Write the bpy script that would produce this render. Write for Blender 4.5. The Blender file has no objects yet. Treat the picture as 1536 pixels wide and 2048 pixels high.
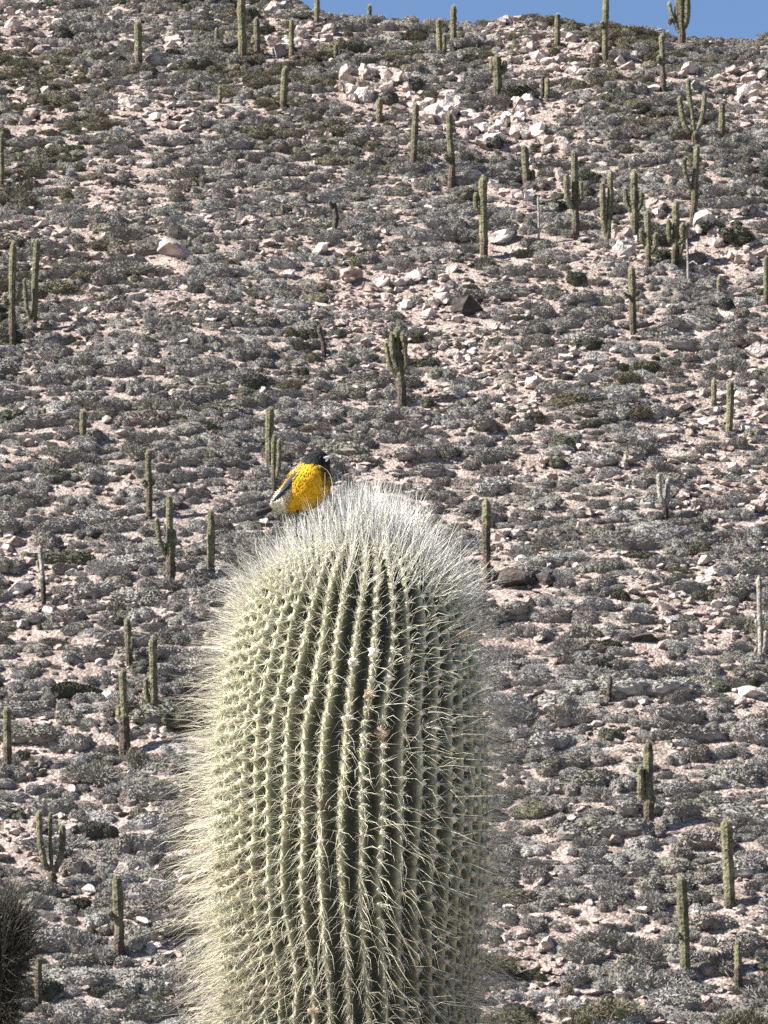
import bpy, bmesh, math, random
import numpy as np
from mathutils import Vector, Matrix
rng = np.random.default_rng(7)
random.seed(7)
S = bpy.context.scene
COL = S.collection

# ------------------------------------------------------------------ camera
F = 6851.0                       # focal length in photo pixels (1536 x 2048)
PITCH = math.radians(11.0)
EYE = 1.6
cam = bpy.data.cameras.new("camera")
cam.sensor_fit = 'VERTICAL'; cam.sensor_height = 36.0; cam.lens = 36.0 * F / 2048.0
cam.dof.use_dof = True; cam.dof.focus_distance = 4.9; cam.dof.aperture_fstop = 85.0
cam.clip_start = 0.05; cam.clip_end = 3000
camo = bpy.data.objects.new("camera", cam); COL.objects.link(camo)
camo.location = (0, 0, EYE); camo.rotation_euler = (math.pi / 2 + PITCH, 0, 0)
S.camera = camo
# ------------------------------------------------------------------ sky and sun
SUN_EL = math.radians(43); SUN_AZ = math.radians(-99)     # azimuth from +Y towards +X
w = bpy.data.worlds.new("World"); S.world = w; w.use_nodes = True
nt = w.node_tree
bg = nt.nodes["Background"]
sky = nt.nodes.new("ShaderNodeTexSky"); sky.sky_type = 'NISHITA'; sky.sun_disc = False
sky.sun_elevation = SUN_EL; sky.sun_rotation = SUN_AZ % (2 * math.pi)
sky.altitude = 2600; sky.air_density = 1.0; sky.dust_density = 0.25; sky.ozone_density = 2.4
nt.links.new(sky.outputs[0], bg.inputs[0]); bg.inputs[1].default_value = 0.052
sd = bpy.data.lights.new("sun", 'SUN'); sd.energy = 5.0; sd.angle = math.radians(0.53); sd.color = (1.0, 0.955, 0.88)
so = bpy.data.objects.new("sun", sd); COL.objects.link(so)
SUNV = Vector((math.cos(SUN_EL) * math.sin(SUN_AZ), math.cos(SUN_EL) * math.cos(SUN_AZ), math.sin(SUN_EL)))
so.rotation_euler = (-SUNV).to_track_quat('-Z', 'Y').to_euler(); so.location = (-30, -10, 60)
S.view_settings.view_transform = 'Standard'; S.view_settings.look = 'None'
S.view_settings.exposure = 1.8; S.view_settings.gamma = 1.0
try: S.view_settings.use_curve_mapping = False
except Exception: pass
S.cycles.use_denoising = False
S.cycles.max_bounces = 5; S.cycles.diffuse_bounces = 1
S.cycles.transparent_max_bounces = 4

# ------------------------------------------------------------------ helpers
CP, SP = math.cos(PITCH), math.sin(PITCH)
def ray(px, py):
    u = (px - 768.0) / F; v = (1024.0 - py) / F
    return u, CP - v * SP, SP + v * CP
def at(px, py, Y):
    """photo pixel -> point on the upright plane at distance Y"""
    u, dy, dz = ray(px, py); t = Y / dy
    return Vector((u * t, Y, EYE + dz * t))
def project(x, y, z):
    zz = z - EYE
    dep = y * CP + zz * SP; up = zz * CP - y * SP
    return 768 + F * x / dep, 1024 - F * up / dep
def prop(o, label=None, cat=None, group=None, kind=None):
    if label: o["label"] = label
    if cat: o["category"] = cat
    if group: o["group"] = group
    if kind: o["kind"] = kind
    return o
def link(name, me, parent=None, mat=None):
    o = bpy.data.objects.new(name, me); COL.objects.link(o)
    if parent is not None: o.parent = parent
    if mat is not None and not me.materials: me.materials.append(mat)
    return o
def empty(name, loc=(0, 0, 0)):
    o = bpy.data.objects.new(name, None); COL.objects.link(o); o.location = loc; o.empty_display_size = 0.1
    return o
def mesh_np(name, V, faces, mat=None, smooth=False, cols=None):
    """V (n,3) array, faces: list of (m,k) int arrays"""
    me = bpy.data.meshes.new(name)
    V = np.asarray(V, dtype=np.float32)
    me.vertices.add(len(V)); me.vertices.foreach_set("co", V.ravel())
    li, ls, lt, pos = [], [], [], 0
    for f in faces:
        f = np.asarray(f, dtype=np.int32)
        if len(f) == 0: continue
        k = f.shape[1]
        li.append(f.ravel()); ls.append(pos + np.arange(len(f)) * k); lt.append(np.full(len(f), k)); pos += f.size
    li = np.concatenate(li); ls = np.concatenate(ls); lt = np.concatenate(lt)
    me.loops.add(len(li)); me.loops.foreach_set("vertex_index", li.astype(np.int32))
    me.polygons.add(len(ls)); me.polygons.foreach_set("loop_start", ls.astype(np.int32)); me.polygons.foreach_set("loop_total", lt.astype(np.int32))
    me.polygons.foreach_set("use_smooth", np.full(len(ls), smooth))
    if cols is not None:
        a = me.attributes.new("tint", 'FLOAT_COLOR', 'POINT')
        c = np.ones((len(V), 4), dtype=np.float32); c[:, :3] = cols
        a.data.foreach_set("color", c.ravel())
    me.update(); me.validate()
    if mat is not None: me.materials.append(mat)
    return me
def nrm(a): return a / np.maximum(np.linalg.norm(a, axis=-1, keepdims=True), 1e-9)
_wk = [(rng.normal(size=3), rng.uniform(0, 6.28)) for _ in range(10)]
def wob(p, freq):
    """cheap smooth noise, about -1..1"""
    p = np.asarray(p, dtype=float) * freq
    s = 0
    for k, (d, ph) in enumerate(_wk): s = s + np.sin(p @ d * (1 + 0.35 * k) + ph)
    return s / 4.0
def tube(path, rad, nseg=12, ribs=0, depth=0.0, cap=True):
    """rings along a polyline; returns V, quads, t (fraction along)"""
    P = np.asarray(path, float); n = len(P); R = np.broadcast_to(np.asarray(rad, float), (n,))
    T = nrm(np.gradient(P, axis=0))
    ref = np.array([0.0, 1.0, 0.0]) if abs(T[0, 1]) < 0.9 else np.array([1.0, 0, 0])
    A = nrm(np.cross(T, ref)); B = np.cross(T, A)
    an = np.arange(nseg) / nseg * 2 * math.pi
    m = 1 + (depth * np.cos(an * ribs) if ribs else 0 * an)
    V = P[:, None, :] + (R[:, None] * m[None, :])[:, :, None] * (np.cos(an)[None, :, None] * A[:, None, :] + np.sin(an)[None, :, None] * B[:, None, :])
    i = np.arange(n - 1)[:, None] * nseg; j = np.arange(nseg)[None, :]; j2 = (j + 1) % nseg
    q = np.stack([i + j, i + j2, i + nseg + j2, i + nseg + j], -1).reshape(-1, 4)
    V = V.reshape(-1, 3); t = np.repeat(np.linspace(0, 1, n), nseg)
    tri = np.zeros((0, 3), int)
    if cap:
        V = np.vstack([V, P[0], P[-1]]); t = np.append(t, [0, 1]); a, b = len(V) - 2, len(V) - 1
        jj = np.arange(nseg); tri = np.vstack([np.stack([np.full(nseg, a), (jj + 1) % nseg, jj], -1),
                                               np.stack([np.full(nseg, b), (n - 1) * nseg + jj, (n - 1) * nseg + (jj + 1) % nseg], -1)])
    return V, q, tri, t

# ------------------------------------------------------------------ materials
def new_mat(name):
    m = bpy.data.materials.new(name); m.use_nodes = True
    n = m.node_tree; b = n.nodes["Principled BSDF"]; b.inputs["Roughness"].default_value = 0.85
    try: b.inputs["Specular IOR Level"].default_value = 0.2
    except Exception: pass
    return m, n, b
def N(n, t, **kw):
    x = n.nodes.new(t)
    for k, v in kw.items():
        if k.startswith("i_"): x.inputs[k[2:].replace("_", " ")].default_value = v
        else: setattr(x, k, v)
    return x
def ramp(n, stops, interp='LINEAR'):
    r = n.nodes.new("ShaderNodeValToRGB"); e = r.color_ramp; e.interpolation = interp
    while len(e.elements) > 1: e.elements.remove(e.elements[-1])
    e.elements[0].position = stops[0][0]; e.elements[0].color = (*stops[0][1], 1)
    for p, c in stops[1:]:
        q = e.elements.new(p); q.color = (*c, 1)
    return r
def mul_noise(n, colour_socket, coord_socket, scale, lo, hi, detail=4):
    no = N(n, "ShaderNodeTexNoise"); no.inputs["Scale"].default_value = scale; no.inputs["Detail"].default_value = detail
    n.links.new(coord_socket, no.inputs["Vector"])
    mr = N(n, "ShaderNodeMapRange"); mr.inputs[1].default_value = 0.3; mr.inputs[2].default_value = 0.7; mr.inputs[3].default_value = lo; mr.inputs[4].default_value = hi
    n.links.new(no.outputs[0], mr.inputs[0])
    mx = N(n, "ShaderNodeMix", data_type='RGBA', blend_type='MULTIPLY'); mx.inputs[0].default_value = 1
    n.links.new(colour_socket, mx.inputs[6]); n.links.new(mr.outputs[0], mx.inputs[7])
    return mx.outputs[2], no
def mat_soil():
    m, n, b = new_mat("soil")
    g = N(n, "ShaderNodeNewGeometry")
    no = N(n, "ShaderNodeTexNoise"); no.inputs["Scale"].default_value = 0.9; no.inputs["Detail"].default_value = 9; no.inputs["Roughness"].default_value = 0.65
    n.links.new(g.outputs["Position"], no.inputs["Vector"])
    r = ramp(n, [(0.3, (0.12, 0.098, 0.085)), (0.5, (0.215, 0.172, 0.152)), (0.7, (0.33, 0.27, 0.24))])
    n.links.new(no.outputs[0], r.inputs[0])
    vo = N(n, "ShaderNodeTexVoronoi"); vo.inputs["Scale"].default_value = 11.0
    n.links.new(g.outputs["Position"], vo.inputs["Vector"])
    sep = N(n, "ShaderNodeSeparateColor"); n.links.new(vo.outputs["Color"], sep.inputs[0])
    r2 = ramp(n, [(0.0, (0.55, 0.55, 0.55)), (0.55, (1, 1, 1)), (1.0, (1.75, 1.7, 1.7))])
    n.links.new(sep.outputs[0], r2.inputs[0])
    mx = N(n, "ShaderNodeMix", data_type='RGBA', blend_type='MULTIPLY'); mx.inputs[0].default_value = 1
    n.links.new(r.outputs[0], mx.inputs[6]); n.links.new(r2.outputs[0], mx.inputs[7])
    n.links.new(mx.outputs[2], b.inputs["Base Color"])
    bp = N(n, "ShaderNodeBump"); bp.inputs["Strength"].default_value = 0.9; bp.inputs["Distance"].default_value = 0.05; bp.invert = True
    n.links.new(vo.outputs["Distance"], bp.inputs["Height"]); n.links.new(bp.outputs[0], b.inputs["Normal"])
    b.inputs["Roughness"].default_value = 0.95
    return m
def mat_rock(name, a, c, d):
    m, n, b = new_mat(name)
    tc = N(n, "ShaderNodeTexCoord"); oi = N(n, "ShaderNodeObjectInfo")
    r = ramp(n, [(0.0, a), (0.55, c), (1.0, d)]); n.links.new(oi.outputs["Random"], r.inputs[0])
    c1, no = mul_noise(n, r.outputs[0], tc.outputs["Object"], 1.9, 0.45, 1.2, 9)
    n.links.new(c1, b.inputs["Base Color"])
    n2 = N(n, "ShaderNodeTexNoise"); n2.inputs["Scale"].default_value = 5; n2.inputs["Detail"].default_value = 6
    n.links.new(tc.outputs["Object"], n2.inputs["Vector"])
    bp = N(n, "ShaderNodeBump"); bp.inputs["Strength"].default_value = 0.7; bp.inputs["Distance"].default_value = 0.15
    n.links.new(n2.outputs[0], bp.inputs["Height"]); n.links.new(bp.outputs[0], b.inputs["Normal"])
    b.inputs["Roughness"].default_value = 0.9
    return m
def mat_shrub(name, cols):
    m, n, b = new_mat(name)
    oi = N(n, "ShaderNodeObjectInfo"); tc = N(n, "ShaderNodeTexCoord")
    r = ramp(n, [(i / (len(cols) - 1), c) for i, c in enumerate(cols)]); n.links.new(oi.outputs["Random"], r.inputs[0])
    c1, _ = mul_noise(n, r.outputs[0], tc.outputs["Object"], 3.5, 0.6, 1.3, 3)
    n.links.new(c1, b.inputs["Base Color"])
    b.inputs["Roughness"].default_value = 0.95
    return m
def mat_tint(name, rough=0.8, trans=0.0, noise=None, bump=None):
    m, n, b = new_mat(name)
    at_ = N(n, "ShaderNodeAttribute", attribute_name="tint"); tc = N(n, "ShaderNodeTexCoord")
    c = at_.outputs["Color"]
    if noise: c, _ = mul_noise(n, c, tc.outputs["Object"], *noise)
    n.links.new(c, b.inputs["Base Color"]); b.inputs["Roughness"].default_value = rough
    if bump:
        n2 = N(n, "ShaderNodeTexNoise"); n2.inputs["Scale"].default_value = bump[0]; n2.inputs["Detail"].default_value = 5
        n.links.new(tc.outputs["Object"], n2.inputs["Vector"])
        bp = N(n, "ShaderNodeBump"); bp.inputs["Strength"].default_value = bump[1]; bp.inputs["Distance"].default_value = bump[2]
        n.links.new(n2.outputs[0], bp.inputs["Height"]); n.links.new(bp.outputs[0], b.inputs["Normal"])
    if trans:
        tr = N(n, "ShaderNodeBsdfTranslucent"); n.links.new(c, tr.inputs[0])
        mx = N(n, "ShaderNodeMixShader"); mx.inputs[0].default_value = trans
        n.links.new(b.outputs[0], mx.inputs[1]); n.links.new(tr.outputs[0], mx.inputs[2])
        n.links.new(mx.outputs[0], n.nodes["Material Output"].inputs[0])
    return m
def mat_plain(name, col, rough=0.6, spec=0.3):
    m, n, b = new_mat(name)
    tc = N(n, "ShaderNodeTexCoord"); rgb = N(n, "ShaderNodeRGB"); rgb.outputs[0].default_value = (*col, 1)
    c, _ = mul_noise(n, rgb.outputs[0], tc.outputs["Object"], 60.0, 0.8, 1.15, 3)
    n.links.new(c, b.inputs["Base Color"]); b.inputs["Roughness"].default_value = rough
    b.inputs["Specular IOR Level"].default_value = spec
    return m
M_SOIL = mat_soil()
M_ROCK = mat_rock("pale_pink_rock", (0.34, 0.262, 0.23), (0.48, 0.395, 0.355), (0.62, 0.55, 0.51))
M_SHADE_ROCK = mat_rock("shade_painted_rock", (0.06, 0.05, 0.046), (0.085, 0.07, 0.063), (0.11, 0.09, 0.08))  # boulder shadow put into a blackish rock colour
M_GREY = mat_shrub("grey_shrub", [(0.19, 0.175, 0.158), (0.27, 0.253, 0.233), (0.21, 0.196, 0.16), (0.34, 0.322, 0.30), (0.20, 0.172, 0.15), (0.25, 0.236, 0.218)])
M_OLIVE = mat_shrub("olive_shrub", [(0.13, 0.12, 0.078), (0.19, 0.172, 0.118), (0.15, 0.132, 0.098), (0.23, 0.205, 0.15)])
M_DARK = mat_shrub("dark_shrub", [(0.055, 0.058, 0.04), (0.085, 0.085, 0.06), (0.07, 0.07, 0.062)])
M_FARCACTUS = mat_tint("far_cactus_skin", 0.85, 0, (4.5, 0.45, 1.4), (9.0, 1.0, 0.12))
M_TUFT = mat_tint("cactus_tuft", 0.8, 0.2)

# ------------------------------------------------------------------ terrain
SLOPE = 0.70
CREST_X = np.array([-80, -40, -14, -8, -5.6, -3.5, -1, 3, 6, 8, 10, 13, 16, 18.5, 23, 40, 80.0])
CREST_Y = np.array([250, 246, 226, 209.5, 203.6, 202.4, 201.6, 201.2, 201.0, 202.0, 201.0, 199.8, 199.2, 198.8, 199.4, 203, 206.0])
def softplus(a): return np.logaddexp(0, a)
FOLD = None                                                # polyline in plan of the spur's edge
def fold_dist(x, y):
    """signed distance in y beyond the spur edge (positive = behind it) and its weight"""
    fy = np.interp(x, FOLD[:, 0], FOLD[:, 1])
    wgt = np.clip((x - FOLD[0, 0]) / 4.0, 0, 1) * np.clip((FOLD[-1, 0] + 30 - x) / 20, 0, 1)
    return y - fy, wgt
def height(x, y):
    x = np.asarray(x, float); y = np.asarray(y, float)
    z = SLOPE * 6 * softplus((y - 99.0) / 6)
    c = np.interp(x, CREST_X, CREST_Y)
    z = z - (SLOPE + 0.12) * 1.2 * softplus((y - c) / 1.2)
    far = np.clip((y - 85) / 20, 0, 1)
    p = np.stack([x, y, 0 * x], -1)
    z = z + far * (0.55 * wob(p, 0.09) + 0.16 * wob(p[..., [1, 0, 2]], 0.33) + 0.05 * wob(p, 1.1))
    z = z + (1 - far) * 0.05 * wob(p, 0.3)
    if FOLD is not None:
        d, wg = fold_dist(x, y); dp = np.maximum(d, 0)
        z = z + wg * (0.9 * np.exp(-(np.minimum(d, 0) / 9) ** 2) * (d <= 0) + (d > 0) * (0.9 - 2.1 * (1 - np.exp(-dp / 1.6)) * np.exp(-(dp / 11.0) ** 2) - 0.9 * (1 - np.exp(-dp / 4.0))))
    return z
YS = np.arange(96, 270, 0.2)
def hit(px, py):
    u, dy, dz = ray(px, py)
    t = YS / dy; zr = EYE + dz * t
    hh = height(u * t, YS)
    k = np.argmax(hh > zr)
    if not (hh[k] > zr[k]): return None
    a, b = (YS[k - 1], YS[k]) if k else (YS[0], YS[0])
    for _ in range(12):
        m = 0.5 * (a + b); tt = m / dy
        if height(np.array([u * tt]), np.array([m]))[0] > EYE + dz * tt: b = m
        else: a = m
    t = b / dy
    return Vector((u * t, b, EYE + dz * t))
_f = [hit(a, b) for a, b in ((900, 330), (985, 385), (1060, 430), (1150, 492), (1230, 525), (1310, 562), (1400, 590), (1536, 640))]
FOLD = np.array([[v.x, v.y] for v in _f])

def axis(lo, hi, fine_lo, fine_hi, fine, coarse):
    a = np.arange(fine_lo, fine_hi + 1e-6, fine)
    l, st, c = [], coarse, fine_lo
    while c > lo: c -= st; st *= 1.6; l.append(c)
    r, st, c = [], coarse, fine_hi
    while c < hi: c += st; st *= 1.6; r.append(c)
    return np.array(l[::-1] + list(a) + r)
gx = axis(-1500, 1500, -34, 34, 0.4, 2.0); gy = axis(-1500, 1500, 92, 222, 0.4, 2.0)
X, Y = np.meshgrid(gx, gy, indexing='ij')
Z = height(X, Y)
ni, nj = X.shape
V = np.stack([X, Y, Z], -1).reshape(-1, 3)
i = np.arange(ni - 1)[:, None]; j = np.arange(nj - 1)[None, :]
q = np.stack([i * nj + j, (i + 1) * nj + j, (i + 1) * nj + j + 1, i * nj + j + 1], -1).reshape(-1, 4)
g = link("ground", mesh_np("ground", V, [q], M_SOIL, True)); prop(g, "pinkish stony hillside soil rising behind the cactus", "hillside", kind="structure")

# ------------------------------------------------------------------ rocks
def rock_mesh(name, seed, mat, flat=0.7):
    r = np.random.default_rng(seed)
    bm = bmesh.new()
    for _ in range(15):
        d = r.normal(size=3); d /= np.linalg.norm(d)
        k = r.uniform(0.8, 1.05)
        bm.verts.new((d[0] * k, d[1] * k, d[2] * k * flat))
    bmesh.ops.convex_hull(bm, input=bm.verts)
    for v in [v for v in bm.verts if not v.link_faces]: bm.verts.remove(v)
    bmesh.ops.subdivide_edges(bm, edges=bm.edges, cuts=1, use_grid_fill=True)
    for v in bm.verts:
        d = 0.08 * (wob(np.array(v.co) + seed, 2.6)) ; v.co *= 1 + d
        v.co += Vector(r.normal(size=3) * 0.035)
    bmesh.ops.triangulate(bm, faces=bm.faces)
    me = bpy.data.meshes.new(name); bm.to_mesh(me); bm.free(); me.materials.append(mat)
    return me
ROCKS = [rock_mesh("boulder", 100 + k, M_ROCK, random.uniform(0.6, 1.0)) for k in range(12)]
DROCKS = [rock_mesh("dark_boulder", 200 + k, M_SHADE_ROCK, random.uniform(0.65, 0.9)) for k in range(4)]
def slope_rot(): return (random.uniform(-0.3, 0.3) + 0.25, random.uniform(-0.35, 0.35), random.uniform(0, 6.28))
CLEAR = []                                                  # x, y, radius kept free of shrubs
def boulder(px, py, wpx, hpx, label, group=None, dark=False, name="boulder"):
    """base centre pixel, width and height in pixels"""
    p = hit(px, py)
    if p is None: return
    k = p.y / CP / F
    big = wpx > 70 and not dark
    o = link(name, ROCKS[4] if big else random.choice(DROCKS if dark else ROCKS))
    o.rotation_euler = (0.3, -0.4, 2.2) if big else slope_rot(); sx = wpx * k * 0.66; sz = hpx * k * 0.74
    o.scale = (sx, 0.5 * (sx + sz), sz)
    o.location = p + Vector((0, 0.25 * sx, sz * 0.42))
    prop(o, label, name, group); CLEAR.append((o.location.x, o.location.y, sx))
BIG = [  # base centre, width, height, label
    (340, 512, 82, 44, "largest pale boulder with flat lit top on the open slope"),
    (703, 562, 40, 40, "bright white block of rock standing above low grey bushes"),
    (642, 508, 34, 28, "square pale boulder beside the dark dead stump"),
    (1006, 488, 52, 36, "pale boulder with a dark shaded side beside a lone column cactus"),
    (1068, 778, 36, 34, "small bright split boulder on the gravel slope"),
    (1090, 930, 32, 26, "isolated pinkish white boulder above the bright crown of spines"),
    (1252, 932, 36, 30, "pale tilted boulder uphill of the forked dead cactus"),
    (1305, 182, 30, 22, "smooth cream boulder at the foot of a knobbed column cactus"),
    (38, 1188, 58, 40, "long pink slab of rock beside the grey dead cactus"),
    (22, 62, 44, 38, "round white boulder in the rock pile at the upper hillside"),
    (286, 336, 32, 26, "lone pale boulder among grey shrubs below the upper rock pile"),
    (1486, 806, 40, 32, "round pale boulder beside the stout green column cactus"),
    (1515, 712, 40, 34, "brown shaded boulder resting above the gravel slope"),
    (1005, 1090, 44, 34, "pink boulder beside a dark column cactus near the spiny crown"),
    (990, 290, 34, 46, "tall pale rock fin at the lower end of the jagged ledge"),
    (935, 628, 62, 46, "dark hollow-sided boulder in the mid slope rock cluster"),
    (1345, 155, 20, 18, "pale stone lump above the three-armed cactus"),
    (1325, 1225, 46, 30, "reddish boulder with black shaded underside in pink gravel"),
    (535, 492, 32, 24, "low cream boulder uphill of the dead leaning cactus"),
    (1290, 1285, 50, 30, "rounded dark-sided boulder sunk between grey shrubs"),
    (1500, 1395, 60, 28, "flat pinkish slab near the pale shaggy cactus"),
]
for b_ in BIG: boulder(*b_[:4], b_[4], dark=("dark hollow" in b_[4] or "rounded dark" in b_[4]))
boulder(1030, 1172, 84, 44, "big boulder, blackish from painted-in shade, beside the dark column cactus near the crown", dark=True)
boulder(1092, 1170, 40, 36, "smaller blackish boulder leaning on the big blackish one", dark=True)
boulder(745, 932, 40, 20, "low blackish rock in the shrubs above the spiny crown", dark=True)
LEDGE = [(690, 185, 26), (705, 195, 26), (720, 200, 30), (735, 205, 28), (728, 160, 26), (745, 150, 28), (760, 150, 26), (775, 160, 28), (790, 158, 26), (805, 170, 28), (815, 185, 26), (822, 200, 22), (690, 150, 22),
         (775, 185, 24), (840, 232, 24), (855, 245, 30), (870, 238, 34), (885, 245, 32), (880, 222, 28), (900, 212, 30), (915, 225, 28), (930, 235, 26), (845, 218, 24), (890, 205, 24), (905, 240, 28), (925, 250, 24), (935, 280, 24), (945, 270, 26), (960, 262, 28), (965, 285, 24), (975, 262, 26), (985, 275, 26),
         (955, 245, 24), (1000, 262, 24), (1015, 252, 26), (1030, 255, 26), (1045, 265, 28), (1050, 278, 26), (1035, 268, 24), (965, 298, 22), (1090, 290, 30), (1105, 296, 28), (1120, 300, 26), (1080, 280, 22), (1055, 218, 28), (1042, 225, 26), (1035, 212, 24), (1060, 228, 22),
         (1072, 345, 22), (1085, 330, 20), (1120, 362, 24), (1100, 370, 20), (985, 375, 20), (1010, 388, 22), (1030, 395, 22), (1055, 400, 22), (1020, 402, 22), (1215, 480, 22), (1240, 490, 34), (1255, 480, 28), (1262, 495, 26), (1250, 510, 30), (1300, 430, 26), (1315, 425, 28), (1410, 455, 36), (1425, 470, 24), (1395, 470, 22), (1440, 490, 22), (1380, 475, 24),
         (660, 70, 24), (655, 85, 24), (615, 60, 24), (600, 75, 26), (590, 100, 26), (560, 108, 30), (545, 92, 28), (575, 112, 24), (610, 100, 24), (550, 28, 26), (625, 30, 20)]
for a, b_, c in LEDGE:
    for k in range(3 if c > 25 else 2 if c > 21 else 1):
        boulder(a + random.uniform(-9, 9) * k, b_ + random.uniform(-9, 6) * k, c * random.uniform(0.7, 1.2), c * random.uniform(0.8, 1.4),
                "pale pink angular boulder in the jagged rock ledge crossing the upper hillside", "boulders of the jagged upper ledge")
RIDGE = [(1065, 100, 24), (1080, 120, 28), (1095, 130, 26), (1090, 95, 24), (1130, 75, 24), (1145, 85, 26), (1150, 100, 24), (1185, 105, 30), (1190, 98, 22), (1240, 128, 22), (1255, 140, 26), (1262, 120, 24), (1275, 115, 22), (1020, 48, 28), (1035, 44, 24), (1005, 52, 22), (985, 58, 20), (1165, 150, 22), (1150, 145, 20), (1380, 148, 28), (1365, 155, 22),
         (820, 45, 18), (835, 52, 18), (850, 58, 18), (968, 70, 16), (1120, 125, 20), (1105, 145, 22), (1085, 60, 18), (1500, 165, 30), (1515, 180, 28), (1490, 195, 34), (1505, 200, 28), (1480, 205, 26), (1525, 160, 24), (1465, 150, 30), (1440, 160, 26), (1530, 195, 26), (1480, 525, 34), (1500, 530, 30), (1460, 520, 26), (1520, 515, 26),
         (60, 35, 30), (45, 62, 26), (28, 95, 24), (72, 12, 26), (98, 48, 26), (115, 52, 26), (105, 60, 24), (130, 60, 22), (20, 30, 26), (10, 70, 22), (350, 85, 30), (342, 95, 26), (362, 95, 26), (75, 110, 24), (62, 240, 34), (48, 250, 28), (95, 245, 26), (95, 190, 22), (45, 185, 22), (260, 215, 28), (250, 205, 24), (275, 222, 26), (300, 230, 22), (345, 215, 16),
         (310, 240, 22), (330, 245, 22), (355, 255, 22), (370, 262, 20), (340, 258, 20)]
for a, b_, c in RIDGE:
    boulder(a, b_, c * random.uniform(0.85, 1.25), c * random.uniform(0.8, 1.15), "pale pink boulder in a loose rock pile high on the hill", "boulders in the high rock piles", name="rock")
STREWN = [(735, 585, 30), (765, 580, 36), (795, 575, 28), (810, 570, 24), (830, 565, 36), (845, 552, 28), (850, 620, 24), (870, 615, 30), (885, 608, 34), (815, 618, 26), (860, 635, 26), (890, 640, 24), (915, 645, 22), (880, 560, 20), (905, 545, 26), (580, 555, 26), (770, 470, 18), (795, 430, 18), (812, 432, 18), (575, 505, 16), (690, 640, 20), (675, 630, 20), (745, 720, 26), (835, 705, 24), (905, 715, 30), (920, 725, 24),
          (860, 755, 20), (885, 700, 22), (610, 600, 16), (520, 610, 18), (395, 655, 18), (990, 660, 20), (1030, 600, 20), (940, 745, 22), (975, 770, 24), (1010, 785, 22), (1070, 800, 20), (1130, 720, 22), (1150, 705, 18), (1230, 705, 20), (1410, 790, 26), (1425, 850, 22), (1440, 800, 20), (1510, 780, 30), (1525, 820, 30), (1530, 845, 26), (1400, 830, 20), (1380, 870, 22), (1330, 885, 26), (1345, 880, 22), (1315, 880, 20), (1420, 920, 20), (1400, 970, 30), (1415, 980, 26), (1435, 990, 26), (1430, 950, 22), (1370, 990, 24),
          (1515, 1025, 34), (1530, 1005, 26), (1500, 1030, 26), (1530, 945, 26), (1410, 1130, 26), (1430, 1150, 26), (1310, 1220, 30), (1350, 1215, 24), (1440, 1255, 30), (1470, 1275, 24), (1425, 1265, 20), (1300, 1170, 22), (1480, 1200, 26), (1110, 1330, 18), (1130, 1710, 26), (1010, 1075, 30), (1015, 1100, 26), (995, 1085, 22), (30, 1090, 30), (15, 1105, 30), (20, 1075, 26), (140, 1150, 22), (215, 1205, 22), (190, 1140, 18), (30, 910, 20), (60, 425, 18), (130, 470, 20), (190, 520, 22), (210, 400, 26), (225, 425, 24), (240, 330, 20), (185, 330, 18), (195, 370, 18), (215, 375, 18), (490, 320, 16), (475, 385, 16), (505, 450, 20), (500, 440, 16), (540, 520, 18), (300, 540, 20), (320, 545, 18), (450, 490, 18), (720, 495, 16), (760, 500, 18),
          (1160, 900, 18), (1180, 945, 18), (1045, 905, 16), (1120, 850, 18), (350, 1890, 22), (300, 1900, 18), (330, 1860, 20), (1080, 1905, 26), (1060, 1890, 22), (1100, 1925, 20), (1180, 1810, 18), (1245, 1825, 18), (1290, 1842, 16), (1480, 1830, 20), (1150, 1990, 20), (1100, 2010, 22), (1200, 1905, 18), (190, 1465, 18), (310, 1465, 16), (130, 1340, 18), (60, 1630, 22), (30, 1660, 22), (55, 1690, 20), (30, 1705, 18), (200, 1330, 20), (115, 1300, 16), (170, 1980, 16), (110, 1900, 18)]
for a, b_, c in STREWN:
    boulder(a, b_, c * random.uniform(0.85, 1.2), c * random.uniform(0.7, 1.05), "pale stone lying loose among the low shrubs of the open slope", "pale stones strewn over the open slope", name="stone")

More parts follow.
